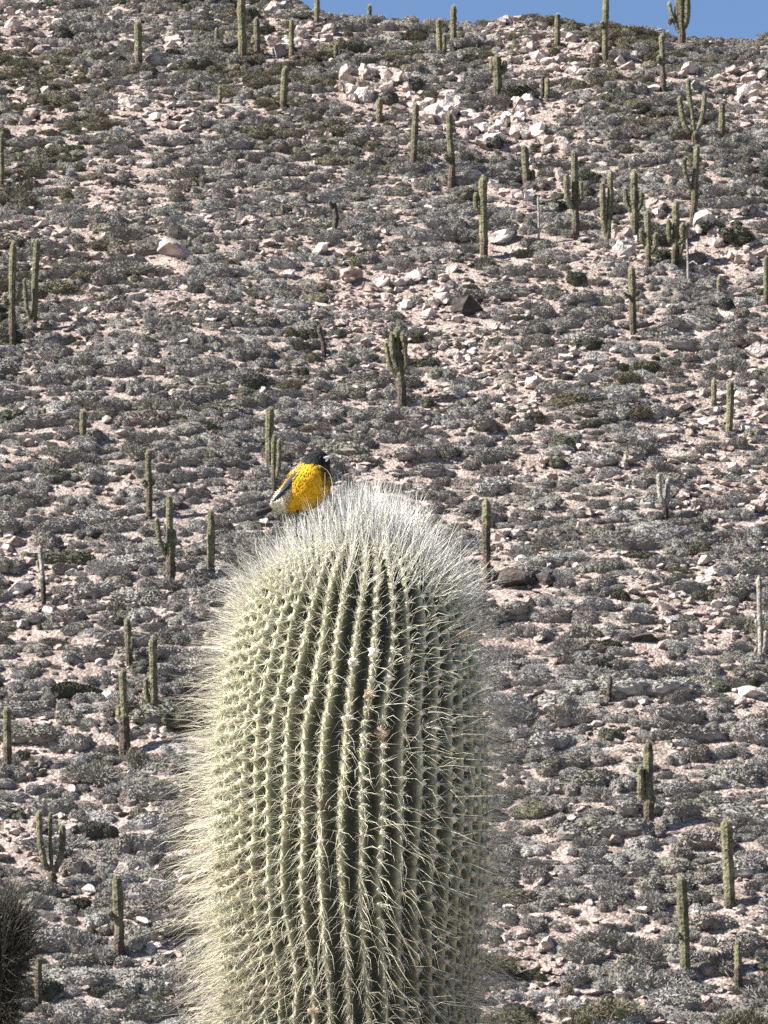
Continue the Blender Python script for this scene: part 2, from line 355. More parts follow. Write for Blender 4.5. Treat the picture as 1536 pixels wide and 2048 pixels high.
# ------------------------------------------------------------------ shrubs
def ico(sub):
    bm = bmesh.new(); bmesh.ops.create_icosphere(bm, subdivisions=sub, radius=1)
    v = np.array([x.co[:] for x in bm.verts]); f = np.array([[y.index for y in x.verts] for x in bm.faces]); bm.free()
    return v, f
ICV, ICF = ico(2)
def shrub_mesh(name, seed, mat, spiky, nleaf=1100, twig=1.0):
    r = np.random.default_rng(seed)
    nl = r.integers(4, 8)
    C = np.stack([r.uniform(-0.62, 0.62, nl), r.uniform(-0.62, 0.62, nl), r.uniform(0.05, 0.3, nl)], -1); C[0] = (0, 0, 0.25)
    R = np.stack([r.uniform(0.35, 0.6, nl)] * 3, -1); R[:, 2] *= r.uniform(0.85, 1.2, nl)
    Vs, Fs, k = [], [], 0
    for c, rr in zip(C, R):
        v = ICV * rr * (0.92 / twig ** 0.35 + 0.10 * r.normal(size=(len(ICV), 1)).clip(-1.5, 1.5)) + c
        Vs.append(v); Fs.append(ICF + k); k += len(v)
    pts, ns = [], []
    while len(pts) < nleaf:
        a = r.integers(nl); d = nrm(r.normal(size=3)); d[2] = abs(d[2]) if r.random() < 0.75 else d[2]
        p = C[a] + d * R[a]
        if p[2] < -0.1 or any(np.sum(((p - C[b]) / (R[b] * 0.93)) ** 2) < 1 for b in range(nl) if b != a): continue
        pts.append(p); ns.append(d)
    pts = np.array(pts); ns = np.array(ns)
    d = nrm(ns * 0.8 + r.normal(size=ns.shape) * spiky + np.array([0, 0, 0.35]))
    tang = nrm(np.cross(ns, r.normal(size=ns.shape))); flatq = (r.uniform(0, 1, (nleaf, 1)) < (0.65 if twig == 1.0 else 0.15))
    d = np.where(flatq, nrm(tang + 0.45 * ns + np.array([0, 0, 0.25])), d)
    s = np.where(flatq, nrm(np.cross(d, ns + 0.35 * r.normal(size=ns.shape))), nrm(np.cross(d, r.normal(size=ns.shape))))
    L = r.uniform(0.08, 0.2, (nleaf, 1)) * twig; W = r.uniform(0.025, 0.06, (nleaf, 1)) / twig ** 0.7
    b0 = pts - d * L * 0.3
    lv = np.stack([b0 - s * W, b0 + s * W, b0 + d * L + s * W * 0.5, b0 + d * L - s * W * 0.5], 1).reshape(-1, 3)
    lf = np.arange(nleaf * 4).reshape(-1, 4) + k
    return mesh_np(name, np.vstack(Vs + [lv]), [np.vstack(Fs), lf], mat, False)
SH = {"grey": [shrub_mesh("grey_cushion_shrub", 300 + k, M_GREY, 0.45, twig=(2.3 if k in (2, 5) else 1.0)) for k in range(9)],
      "olive": [shrub_mesh("olive_shrub", 320 + k, M_OLIVE, 0.55, twig=(2.6 if k in (1, 3) else 1.0)) for k in range(5)],
      "dark": [shrub_mesh("dark_bush", 340 + k, M_DARK, 0.55) for k in range(3)]}
CARPET = dict(grey=("grey_shrub", "grey twiggy cushion shrub spread over the hillside", "grey cushion shrubs on the hillside"),
              olive=("olive_shrub", "olive brown dry bush growing low on the hillside", "olive bushes on the hillside"),
              dark=("dark_bush", "dark green rounded bush in a hollow of the hillside", "dark bushes on the hillside"))
# where the photograph is stony (few shrubs): x, y, rx, ry, strength
STONY = [(760, 640, 170, 130, 0.8), (960, 720, 170, 90, 0.9), (250, 430, 230, 70, 0.6), (60, 470, 120, 60, 0.8), (880, 220, 170, 70, 0.9), (1060, 110, 130, 60, 0.7), (1480, 180, 80, 60, 0.7), (1240, 490, 70, 40, 0.8), (1440, 810, 130, 80, 0.8),
         (1000, 840, 160, 60, 0.6), (1420, 980, 120, 60, 0.7), (1400, 1200, 130, 90, 0.75), (60, 50, 90, 60, 0.8), (300, 220, 130, 40, 0.7), (590, 80, 70, 50, 0.7), (60, 1660, 60, 60, 0.7), (1100, 1900, 130, 70, 0.8), (500, 470, 180, 60, 0.6), (350, 620, 200, 60, 0.45), (80, 1110, 110, 50, 0.5), (1010, 1090, 60, 40, 0.7), (1150, 980, 160, 60, 0.5), (760, 900, 150, 50, 0.45), (1480, 520, 70, 30, 0.8), (1200, 2010, 260, 40, 0.5), (330, 1880, 60, 40, 0.5)]
def stony(px, py):
    s = 0 * px
    for a, b_, c, d, e in STONY: s = np.maximum(s, e * np.exp(-((px - a) / c) ** 2 - ((py - b_) / d) ** 2))
    return s
def scatter(n):
    y = rng.uniform(97, 207, n); half = 0.125 * y + 4
    x = rng.uniform(-1, 1, n) * half
    keep = rng.uniform(0, 30, n) < half
    x, y = x[keep], y[keep]; z = height(x, y)
    px, py = project(x, y, z)
    return x, y, z, px, py
x, y, z, px, py = scatter(75000)
st = stony(px, py)
patch = 0.5 + 0.5 * wob(np.stack([x, y, 0 * x], -1), 0.16)
keep = rng.uniform(0, 1, len(x)) < np.clip(1.0 - 0.9 * st, 0.08, 1) * (0.35 + 0.65 * np.clip(patch, 0, 1))
x, y, z, px, py, st = (a[keep] for a in (x, y, z, px, py, st))
# blue-noise thinning on a grid
sz = np.exp(rng.normal(-1.55, 0.5, len(x))).clip(0.09, 0.9)
free = np.ones(len(x), bool)
for bx, by, br in CLEAR:
    free &= ~((np.abs(x - bx) < br * 0.95 + 0.35 * sz) & (y > by - br * 0.9 - 0.9 - 0.5 * sz) & (y < by + br * 0.5))
x, y, z, px, py, st, sz = (a[free] for a in (x, y, z, px, py, st, sz))
order = np.argsort(-sz); cell = {}; sel = []
for k in order:
    c = (int(x[k] // 1.0), int(y[k] // 1.0)); ok = True
    for a in (-1, 0, 1):
        for b_ in (-1, 0, 1):
            for m in cell.get((c[0] + a, c[1] + b_), ()):
                if (x[k] - x[m]) ** 2 + (y[k] - y[m]) ** 2 < (0.60 * (sz[k] + sz[m])) ** 2: ok = False
    if ok: cell.setdefault(c, []).append(k); sel.append(k)
sel = np.array(sel)
x, y, z, px, py, st, sz = (a[sel] for a in (x, y, z, px, py, st, sz))
sp = 0.5 + 0.5 * wob(np.stack([x, y, 0 * x + 5], -1), 0.11) + rng.normal(0, 0.28, len(x))
kind = np.where(sp > 1.02, "olive", "grey"); kind = np.where(rng.uniform(0, 1, len(x)) < 0.035, "dark", kind)
hfac = rng.uniform(0.6, 1.1, len(x)) * np.where(kind == "dark", 1.1, 1.0)
asp = rng.uniform(1.0, 2.0, len(x))
scl = np.stack([sz * asp, sz / np.sqrt(asp), np.clip(sz * hfac * 1.4, 0.1, 0.65)], -1)
rot = np.stack([rng.uniform(0.15, 0.5, len(x)), rng.uniform(-0.12, 0.12, len(x)), rng.uniform(-0.25, 0.25, len(x)) + np.where(rng.uniform(0, 1, len(x)) < 0.5, 0, math.pi)], -1)
zz = z - 0.05
inview = (px > -10) & (px < 1546) & (py > -5) & (py < 2060) & ~((px > 430) & (px < 990) & (py > 1090))
size_px = sz * asp / y * inview
for kk, cap in (("grey", 270), ("olive", 130), ("dark", 130)):
    idx = np.nonzero(kind == kk)[0]; idx = idx[np.argsort(-size_px[idx])]
    ind = idx[:cap][size_px[idx[:cap]] > 0]
    nm, lab, grp = CARPET[kk]
    for k in ind:
        o = link(nm, SH[kk][k % len(SH[kk])]); o.location = (x[k], y[k], zz[k]); o.rotation_euler = rot[k]; o.scale = scl[k]
        prop(o, lab, "shrub", grp)
    kind[ind] = "x"

DARKB = [(845, 180, 62, 34), (805, 172, 40, 24), (775, 205, 52, 30), (640, 140, 46, 26), (352, 118, 50, 28), (400, 138, 60, 26), (1014, 198, 70, 40), (1050, 205, 50, 30), (1135, 245, 40, 22), (990, 292, 44, 30), (935, 262, 44, 24), (1090, 338, 54, 30), (1068, 300, 34, 22), (1160, 340, 44, 34), (1185, 365, 46, 36), (1170, 395, 50, 30), (1290, 225, 40, 16), (1420, 462, 60, 26), (1470, 478, 70, 30), (1500, 485, 60, 20), (1110, 418, 56, 22), (1330, 520, 40, 30), (30, 838, 60, 26), (310, 152, 50, 20), (460, 20, 60, 36), (500, 40, 50, 30), (120, 80, 60, 30), (1240, 195, 40, 22), (1490, 1370, 44, 26)]
for a, b_, c, d in DARKB:
    p = hit(a, b_)
    if p is None: continue
    k = p.y / CP / F
    o = link("dark_bush", SH["dark"][(a + b_) % 3]); o.location = p + Vector((0, 0.1, -0.05)); o.rotation_euler = (0.2, 0, a * 0.7); o.scale = (c * k * 0.55, c * k * 0.5, d * k * 0.85)
    prop(o, "dense dark bush wedged against the pale rocks of the upper hillside" if b_ < 500 else CARPET["dark"][1], "shrub", "dark bushes among the upper rocks" if b_ < 500 else CARPET["dark"][2])
def instancer(name, sources, P, rotv, sclv, idx, label, cat):
    """one 'stuff' object: points that carry copies of meshes already in the scene"""
    me = bpy.data.meshes.new(name); me.from_pydata([tuple(p) for p in P], [], [])
    for nm, ty, arr in (("rot", 'FLOAT_VECTOR', rotv), ("scl", 'FLOAT_VECTOR', sclv), ("idx", 'INT', idx)):
        a = me.attributes.new(nm, ty, 'POINT')
        a.data.foreach_set("vector" if ty != 'INT' else "value", np.ascontiguousarray(arr, dtype=np.float32 if ty != 'INT' else np.int32).ravel())
    o = link(name, me)
    ng = bpy.data.node_groups.new(name, 'GeometryNodeTree')
    ng.interface.new_socket("Geometry", in_out='INPUT', socket_type='NodeSocketGeometry')
    ng.interface.new_socket("Geometry", in_out='OUTPUT', socket_type='NodeSocketGeometry')
    gi = ng.nodes.new("NodeGroupInput"); go = ng.nodes.new("NodeGroupOutput")
    iop = ng.nodes.new("GeometryNodeInstanceOnPoints"); iop.inputs["Pick Instance"].default_value = True
    jn = ng.nodes.new("GeometryNodeJoinGeometry")
    for s in reversed(sources):
        oi = ng.nodes.new("GeometryNodeObjectInfo"); oi.transform_space = 'ORIGINAL'
        oi.inputs["Object"].default_value = s; oi.inputs["As Instance"].default_value = True
        ng.links.new(oi.outputs["Geometry"], jn.inputs[0])
    def attr(nm, ty):
        a = ng.nodes.new("GeometryNodeInputNamedAttribute"); a.data_type = ty; a.inputs["Name"].default_value = nm
        return a.outputs["Attribute"]
    er = ng.nodes.new("FunctionNodeEulerToRotation"); ng.links.new(attr("rot", 'FLOAT_VECTOR'), er.inputs[0])
    ng.links.new(gi.outputs[0], iop.inputs["Points"]); ng.links.new(jn.outputs[0], iop.inputs["Instance"])
    ng.links.new(attr("idx", 'INT'), iop.inputs["Instance Index"]); ng.links.new(er.outputs[0], iop.inputs["Rotation"]); ng.links.new(attr("scl", 'FLOAT_VECTOR'), iop.inputs["Scale"])
    ng.links.new(iop.outputs[0], go.inputs[0])
    md = o.modifiers.new("scatter", 'NODES'); md.node_group = ng
    prop(o, label, cat, kind="stuff")
    return o
def one_of_each(meshes, pool):
    out = []
    for me in meshes:
        for o in pool:
            if o.data is me: out.append(o); break
    return out
POOL = [o for o in COL.objects if o.type == 'MESH']
rest = kind != "x"
isg = kind[rest]
srcg, srco, srcd = (one_of_each(SH[k], POOL) for k in ("grey", "olive", "dark"))
src = srcg + srco + srcd
pick = np.where(isg == "grey", rng.integers(0, max(1, len(srcg)), rest.sum()), np.where(isg == "olive", len(srcg) + rng.integers(0, max(1, len(srco)), rest.sum()), len(srcg) + len(srco) + rng.integers(0, max(1, len(srcd)), rest.sum())))
instancer("shrub_cover", src, np.stack([x, y, zz], -1)[rest], rot[rest], scl[rest], pick, "mass of low grey and olive shrubs carpeting the hillside", "shrubs")
# loose stones
x2, y2, z2, px2, py2 = scatter(90000)
st2 = stony(px2, py2); pt = 0.5 + 0.5 * wob(np.stack([x2, y2, 0 * x2 + 9], -1), 0.35)
k2 = rng.uniform(0, 1, len(x2)) < np.clip(0.25 + 0.8 * st2 + 0.35 * (pt > 0.75), 0, 1)
x2, y2, z2, st2 = x2[k2], y2[k2], z2[k2], st2[k2]
s2 = np.exp(rng.normal(-2.3, 0.52, len(x2))).clip(0.04, 0.32) * (1 + 0.4 * st2)
sc2 = np.stack([s2 * rng.uniform(0.8, 1.5, len(x2)), s2 * rng.uniform(0.8, 1.2, len(x2)), s2 * rng.uniform(0.5, 1.0, len(x2))], -1)
r2 = rng.uniform(-0.4, 0.4, (len(x2), 3)); r2[:, 2] = rng.uniform(0, 6.28, len(x2))
srcr = one_of_each(ROCKS, POOL)
instancer("loose_stones", srcr, np.stack([x2, y2, z2 + s2 * 0.25], -1), r2, sc2, rng.integers(0, len(srcr), len(x2)), "small pale stones scattered between the shrubs", "stones")
print("shrubs", len(x), "stones", len(x2))

# ------------------------------------------------------------------ far cacti
def far_column(path, wpx, Y, parent, name, brown, seed, dead=False, ydep=0.0):
    r = np.random.default_rng(seed)
    P = np.array([at(a, b_, Y)[:] for a, b_ in path]); P[:, 1] += ydep * np.linspace(0.2, 1, len(P))
    # resample
    d = np.r_[0, np.cumsum(np.linalg.norm(np.diff(P, axis=0), axis=1))]; n = 22
    s = np.linspace(0, d[-1], n); Q = np.stack([np.interp(s, d, P[:, k]) for k in range(3)], -1)
    for _ in range(2): Q[1:-1] = 0.25 * Q[:-2] + 0.5 * Q[1:-1] + 0.25 * Q[2:]
    R0 = 0.5 * wpx * Y / CP / F
    Q[1:-1, :2] += r.normal(size=(n - 2, 2)) * R0 * 0.06
    t = np.linspace(0, 1, n)
    R = R0 * (1 + 0.07 * np.sin(t * r.uniform(9, 16) + r.uniform(0, 6)) + r.normal(size=n) * 0.035)
    if not brown: R[:4] *= np.array([0.62, 0.74, 0.86, 0.95])
    end = d[-1]; tip = np.clip((end - s) / (R0 * 1.6), 0, 1); R = R * np.sqrt(np.clip(1 - (1 - tip) ** 2, 0.03, 1))
    V, q, tri, tt = tube(Q, R, 24, 8, 0.14)
    green = np.array([0.085, 0.083, 0.05]); yel = np.array([0.175, 0.16, 0.097]); brn = np.array([0.09, 0.07, 0.053]); gry = np.array([0.36, 0.33, 0.29])
    m = np.clip(0.5 + 0.45 * wob(V + seed, 1.9), 0, 1)[:, None]
    c = green * (1 - m) + yel * m
    if brown > 0:
        bmix = np.clip((brown - tt + 0.12 * wob(V + seed, 2.3)) / 0.12, 0, 1)[:, None]; c = c * (1 - bmix) + brn * bmix
    if dead == 1:
        c = gry * (0.6 + 0.35 * m)
        if brown > 0: c = c * (1 - bmix) + np.array([0.05, 0.04, 0.034]) * bmix
    if dead == 2: c = np.array([0.075, 0.06, 0.05]) * (0.8 + 0.5 * m)
    o = link(name, mesh_np(name, V - np.array(parent.location), [q, tri], M_FARCACTUS, True, c), parent)
    if not dead:
        kf = 30 + int(60 * d[-1] / 1.0); pk = r.integers(0, len(V) - 2, kf); ax = Q[np.minimum(pk // 24, n - 1)]; od = nrm(nrm(V[pk] - ax) + 0.55 * r.normal(size=(kf, 3)))
        sw = nrm(np.cross(od, r.normal(size=(kf, 3)))) * 0.009; fl_ = r.uniform(0.05, 0.13, (kf, 1)); vb = V[pk] - od * 0.02
        so_ = link("spines", mesh_np("spines", np.stack([vb - sw, vb + sw, vb + od * fl_], 1).reshape(-1, 3) - np.array(parent.location), [np.arange(3 * kf).reshape(-1, 3)], M_TUFT, False, np.full((3 * kf, 3), (0.42, 0.39, 0.28))), o); prop(so_, kind="stuff")
        k = 46; tipP = Q[-1]; dirv = nrm(Q[-1] - Q[-4])
        d3 = nrm(r.normal(size=(k, 3)) * 0.75 + dirv); b0 = tipP - dirv * R0 * 0.75 + d3 * R0 * 0.5; L = R0 * r.uniform(0.5, 1.0, (k, 1)); sd_ = nrm(np.cross(d3, r.normal(size=(k, 3)))) * R0 * 0.05
        tv = np.stack([b0 - sd_, b0 + sd_, b0 + d3 * L], 1).reshape(-1, 3)
        link("crown_spines", mesh_np("crown_spines", tv - np.array(parent.location), [np.arange(3 * k).reshape(-1, 3)], M_TUFT, False, np.full((3 * k, 3), (0.62, 0.58, 0.46))), o)
    return o
PLAIN = ("plain single-column cactus rising from the shrubs of the open slope", "plain column cacti on the open slope")
SKYL = ("plain single-column cactus standing on the hilltop against blue sky", "column cacti on the hilltop skyline")
SMALL = ("short stubby young cactus among the low shrubs", "short young cacti")
STICK = ("thin bleached dead cactus pole", "bleached dead poles")
def C(label, base, cols, brown=0.3, dead=0, group=None):
    if isinstance(label, tuple): label, group = label
    p = hit(*base)
    if p is None: p = at(base[0], base[1], 203)
    rt = empty("cactus", (p.x, p.y, p.z - 0.1)); prop(rt, label, "cactus", group)
    sd0 = int(base[0] * 7 + base[1])
    for k, (wd, path) in enumerate(cols):
        if k == 0: path = [(path[0][0], path[0][1] + 6)] + list(path)
        far_column(path, wd, p.y, rt, "trunk" if k == 0 else "arm", brown if k == 0 else 0, sd0 + 31 * k, dead, 0 if k == 0 else random.uniform(-0.25, 0.15))
def col(x, y, top, w_, lean=0): return [(w_, [(x, y), (x + lean * 0.5, (y + top) / 2), (x + lean, top)])]
C("sunlit column cactus with a narrow waist casting a dark shadow high on the slope", (279, 141), [(14, [(279, 141), (277, 110), (276, 43)])])
C("tall bright yellow-green column cactus beside a shorter knobbed one", (485, 118), [(15, [(485, 118), (484, 60), (482, -22)])], 0.2)
C("knobbed column cactus beside the tall yellow-green one", (514, 112), [(12, [(514, 112), (514, 80), (513, 35)]), (10, [(510, 88), (507, 82), (507, 72)])], 0.45)
C("slender column cactus rooted in the rocky upper corner of the ledge", (583, 122), col(583, 122, 38, 9))
C("stocky column cactus leaning slightly below the rocky ledge corner", (568, 214), col(566, 214, 133, 13, 5))
C(("plain single-column cactus standing on the hilltop against blue sky", SKYL[1]), (634, 48), col(634, 48, -14, 10))
C(SMALL, (433, 97), col(433, 97, 56, 7)); C(SMALL, (672, 117), col(672, 117, 88, 8)); C(SMALL, (739, 32), col(739, 32, 9, 8))
C(SMALL, (759, 245), col(759, 245, 197, 12)); C(SMALL, (565, 432), col(565, 432, 408, 6)); C(SMALL, (88, 847), col(88, 847, 815, 8))
C(SMALL, (440, 207), col(440, 207, 172, 7)); C(SMALL, (1280, 798), col(1280, 798, 774, 8)); C(SMALL, (1438, 597), col(1438, 597, 553, 8)); C(SMALL, (1095, 202), col(1095, 202, 156, 10))
C("leaning column cactus in front of the bright ledge rocks", (828, 342), [(12, [(826, 342), (829, 280), (832, 205)])], 0.5)
C("column cactus with a swollen knot halfway and a dark lower trunk", (901, 378), [(12, [(902, 378), (905, 330), (899, 270), (898, 224)]), (9, [(899, 322), (893, 318), (891, 308)])], 0.5)
C("column cactus with a stub arm on its shaded side near the skyline", (881, 112), [(11, [(881, 112), (879, 80), (877, 38)]), (8, [(884, 108), (889, 98), (888, 70)])])
C(SKYL, (907, 99), col(907, 99, 10, 11)); C(SKYL, (1115, 97), col(1115, 97, 27, 11))
C("stout cactus with a crown of short upturned arms above a long shadow", (995, 200), [(16, [(996, 200), (995, 160), (993, 110)]), (9, [(993, 148), (984, 138), (983, 113)]), (10, [(998, 148), (1009, 140), (1010, 120)])], 0.35)
C("thin dark dead column beside a short young cactus", (1085, 199), col(1085, 199, 154, 7), 0, 2)
C("tall skyline cactus with a round knob on one side", (1213, 127), [(11, [(1211, 127), (1210, 60), (1213, -16)]), (10, [(1209, 56), (1204, 52), (1203, 44)])], 0.35)
C("tall thin cactus with a small knob beside the smooth cream boulder", (1325, 182), [(10, [(1327, 182), (1325, 120), (1323, 68)]), (7, [(1323, 128), (1317, 124), (1317, 112)])], 0.5)
C("massive skyline candelabra cactus with a shrivelled side arm", (1364, 102), [(13, [(1364, 102), (1364, 70), (1362, 45), (1360, -30)]), (13, [(1365, 60), (1373, 45), (1374, -30)]), (11, [(1361, 55), (1355, 35), (1356, -30)]), (8, [(1359, 66), (1352, 50), (1346, 36), (1342, 26), (1338, 3)]), (9, [(1346, 38), (1340, 40), (1339, 50)])], 0.45)
C("three-armed candelabra cactus with long slender upright arms", (1391, 292), [(13, [(1391, 292), (1389, 262)]), (9, [(1388, 264), (1384, 225), (1378, 190), (1377, 155)]), (10, [(1380, 268), (1369, 250), (1362, 215), (1359, 192)]), (9, [(1393, 262), (1402, 245), (1408, 215), (1409, 185)])], 0.9)
C("upright column cactus beside the three-armed candelabra", (1443, 274), col(1444, 274, 204, 12))
C("tall cactus with one slender arm curving up from a brown trunk", (1385, 450), [(12, [(1385, 450), (1388, 410), (1390, 372), (1392, 330), (1394, 290)]), (8, [(1383, 380), (1376, 368), (1369, 345), (1367, 318)])], 0.45)
C("thick column cactus with a dark shoot at its base under the ledge", (1054, 378), [(14, [(1055, 378), (1051, 330), (1049, 290)]), (9, [(1060, 376), (1066, 366), (1066, 338)])], 0.4)
C("column cactus with a small left arm beside a dark-sided pale boulder", (968, 517), [(15, [(968, 517), (967, 440), (966, 352)]), (9, [(962, 428), (952, 416), (951, 386)]), (4, [(973, 440), (979, 433), (985, 424)])], 0.3)
C("bleached thin dead pole with forked twigs near the lone column cactus", (1078, 495), [(4, [(1077, 495), (1078, 450), (1076, 392)]), (2.5, [(1076, 418), (1062, 412), (1048, 404)]), (2.5, [(1078, 412), (1086, 414), (1091, 420)])], 0, 1)
C("tall cactus with two slim arms hugging its trunk beside the ravine", (1151, 477), [(13, [(1152, 477), (1150, 400), (1149, 300)]), (10, [(1147, 418), (1134, 400), (1131, 352)]), (8, [(1155, 412), (1162, 400), (1161, 366)])], 0.25)
C("twin-stemmed cactus with both stems nearly equal rising from the ravine", (1213, 492), [(11, [(1214, 500), (1216, 462), (1221, 400), (1221, 340)]), (10, [(1212, 470), (1206, 440), (1205, 366)])], 0.2)
C("cactus with two arms wrapped round its trunk beside the twin-stemmed one", (1269, 477), [(14, [(1269, 477), (1269, 420), (1268, 340)]), (10, [(1264, 425), (1254, 408), (1250, 375)]), (9, [(1274, 424), (1282, 408), (1282, 384)])], 0.3)
C("short cactus with a stubby arm on each side at the ravine edge", (1297, 537), [(12, [(1297, 537), (1296, 480), (1295, 420)]), (9, [(1292, 490), (1283, 482), (1282, 458)]), (9, [(1302, 508), (1310, 495), (1311, 468)])], 0.3)
C("dense cluster cactus of several close stems at the ravine edge", (1350, 535), [(13, [(1350, 535), (1351, 470), (1352, 400)]), (9, [(1346, 488), (1338, 478), (1337, 440)]), (9, [(1356, 490), (1365, 480), (1363, 448)]), (8, [(1358, 535), (1362, 500), (1372, 470), (1373, 446)])], 0.35)
C("straight bleached white dead pole below the dense cluster cactus", (1376, 575), [(4, [(1376, 575), (1376, 530), (1374, 478)]), (2.5, [(1377, 528), (1386, 524), (1395, 532)])], 0, 1)
C("solitary ragged cactus with broken side stubs on the spur", (1265, 668), [(13, [(1267, 668), (1265, 610), (1263, 530)]), (6, [(1262, 592), (1252, 592), (1246, 586)]), (5, [(1269, 592), (1276, 588), (1280, 582)])], 0.55)
C("pale cactus column beside the pinkish rocks past the cluster", (1532, 608), col(1532, 608, 512, 9))
C("tall forked cactus with a stub arm and a slim upright arm", (24, 692), [(12, [(25, 692), (24, 620), (24, 560), (27, 482)]), (10, [(20, 608), (10, 602), (7, 590)]), (8, [(28, 612), (38, 598), (42, 565)])], 0.4)
C("curving tall cactus twin beside the forked one", (67, 658), [(12, [(66, 658), (70, 610), (70, 560), (74, 478)]), (7, [(62, 640), (54, 618), (50, 560)])], 0.3)
C("cactus column shaded dark at its foot beside the olive bushes", (2, 372), col(3, 372, 265, 10))
C(PLAIN, (166, 892), col(166, 892, 820, 12))
C("black twisted dead cactus stump bent in the middle", (646, 714), [(9, [(648, 714), (648, 690), (640, 668), (638, 650)])], 0, 2)
C("dark rotten dead stump with a pale broken top", (668, 472), [(10, [(667, 472), (672, 440), (670, 420), (667, 402)]), (6, [(668, 420), (661, 410), (660, 402)])], 0, 2)
C("many-stemmed candelabra cactus on a bare dark trunk mid slope", (804, 812), [(15, [(804, 812), (803, 770), (798, 735), (795, 700), (793, 656)]), (9, [(798, 752), (780, 735), (774, 700), (771, 684)]), (9, [(797, 745), (786, 715), (783, 668)]), (8, [(802, 742), (810, 722), (811, 672)]), (8, [(806, 745), (813, 730), (804, 668)])], 0.4)
C("stout green column cactus beside a smaller green one", (1459, 867), [(13, [(1458, 867), (1460, 820), (1462, 762)])], 0.1)
C("smaller green column uphill of the stout green cactus", (1428, 812), col(1428, 812, 757, 10), 0.15)
C("forked dead cactus with bleached white prongs on a dark foot", (1331, 1047), [(11, [(1332, 1047), (1331, 1012)]), (9, [(1329, 1014), (1320, 995), (1317, 948)]), (9, [(1332, 1012), (1336, 990), (1336, 956)])], 1.3, 1)
C("tapered column cactus just behind the bird", (540, 945), [(15, [(540, 945), (539, 880), (540, 815)])], 0.4)
C("thinner column cactus overlapping the tapered one behind the bird", (549, 1000), [(9, [(549, 1000), (547, 930), (548, 870)]), (8, [(552, 960), (558, 935), (559, 880)])], 0.5)
C("column cactus with a dark collar of offshoots halfway up", (299, 1037), [(11, [(299, 1037), (298, 965), (296, 900)]), (9, [(296, 972), (289, 968), (287, 958)]), (9, [(300, 970), (306, 966), (307, 958)])], 0.5)
C("cactus with one thick upright arm on its left casting a flat shadow", (341, 1172), [(17, [(341, 1172), (341, 1110), (340, 1080)]), (12, [(340, 1090), (339, 1040), (338, 990)]), (9, [(334, 1110), (320, 1090), (314, 1036)]), (8, [(344, 1100), (349, 1085), (348, 1058)])], 0.8)
C("plain column cactus standing beside the spiny crown's hairy left flank", (421, 1152), col(422, 1152, 1018, 14))
C("dark column cactus beside the big blackish boulder", (972, 1177), [(15, [(973, 1177), (973, 1080), (972, 996)])], 0.75)
C("bleached dead cactus spike with a side twig beside the pink slab", (86, 1217), [(9, [(88, 1217), (87, 1180), (84, 1140), (80, 1090)]), (5, [(85, 1150), (77, 1140), (74, 1120)])], 0.5, 1)
C("broken-topped column cactus uphill of the taller slim one", (258, 1332), [(12, [(259, 1332), (257, 1290), (254, 1236)]), (6, [(261, 1300), (266, 1290), (266, 1276)])], 0.5)
C("tall slim column cactus with a short companion shoot", (307, 1442), [(14, [(308, 1442), (307, 1370), (306, 1272)]), (9, [(300, 1410), (293, 1395), (292, 1356)])], 0.3)
C("cactus with a thick dark lower trunk and a knob on its shoulder", (248, 1512), [(19, [(249, 1515), (249, 1470), (247, 1425)]), (13, [(249, 1435), (247, 1390), (245, 1338)]), (11, [(243, 1440), (237, 1430), (237, 1410)])], 0.9)
C("plain column cactus with dark foot and long flat shadow", (14, 1547), col(15, 1547, 1413, 14, -1), 0.5)
C("candelabra cactus with three slender arms on a short trunk", (104, 1792), [(17, [(105, 1792), (104, 1740)]), (11, [(103, 1745), (88, 1725), (80, 1680), (79, 1622)]), (7, [(104, 1742), (100, 1690), (100, 1625)]), (11, [(107, 1745), (120, 1720), (126, 1680), (124, 1648)])], 0.9)
C("stout cactus with a knob on one side and a shadow over the shrubs", (237, 1917), [(18, [(237, 1917), (238, 1840), (233, 1750)]), (11, [(232, 1838), (224, 1834), (222, 1822)])], 0.4)
C("low dark-footed cactus behind the dark spiny head", (76, 2012), col(77, 2012, 1915, 13), 0.8)
C("cactus column with a pressed-on left arm on the lower right slope", (1297, 1662), [(17, [(1299, 1662), (1297, 1580), (1296, 1482)]), (12, [(1291, 1600), (1281, 1585), (1281, 1532)]), (8, [(1302, 1608), (1308, 1602), (1309, 1592)])], 0.35)
C("thick tapering column cactus on the lower slope past the armed one", (1458, 1812), [(20, [(1460, 1812), (1457, 1740), (1453, 1638)])], 0.2)
C("tall tapering cactus with a narrow tip on the lower slope", (1370, 1962), [(18, [(1371, 1962), (1369, 1860), (1361, 1750)]), (8, [(1364, 1876), (1357, 1872), (1356, 1864)])], 0.25)
C("short brown column cactus beside the tall tapering one", (1475, 1977), col(1476, 1977, 1880, 13), 0.5)
C("pale shaggy dead cactus with a thin tip and ragged base", (1521, 1324), [(9, [(1522, 1324), (1520, 1250), (1518, 1150)]), (8, [(1523, 1310), (1530, 1290), (1531, 1262)]), (5, [(1520, 1262), (1513, 1250), (1512, 1238)])], 0, 1)
C("small blackened stump alone in grey shrubs", (1219, 1402), [(9, [(1217, 1402), (1219, 1375), (1221, 1350)])], 0, 2)

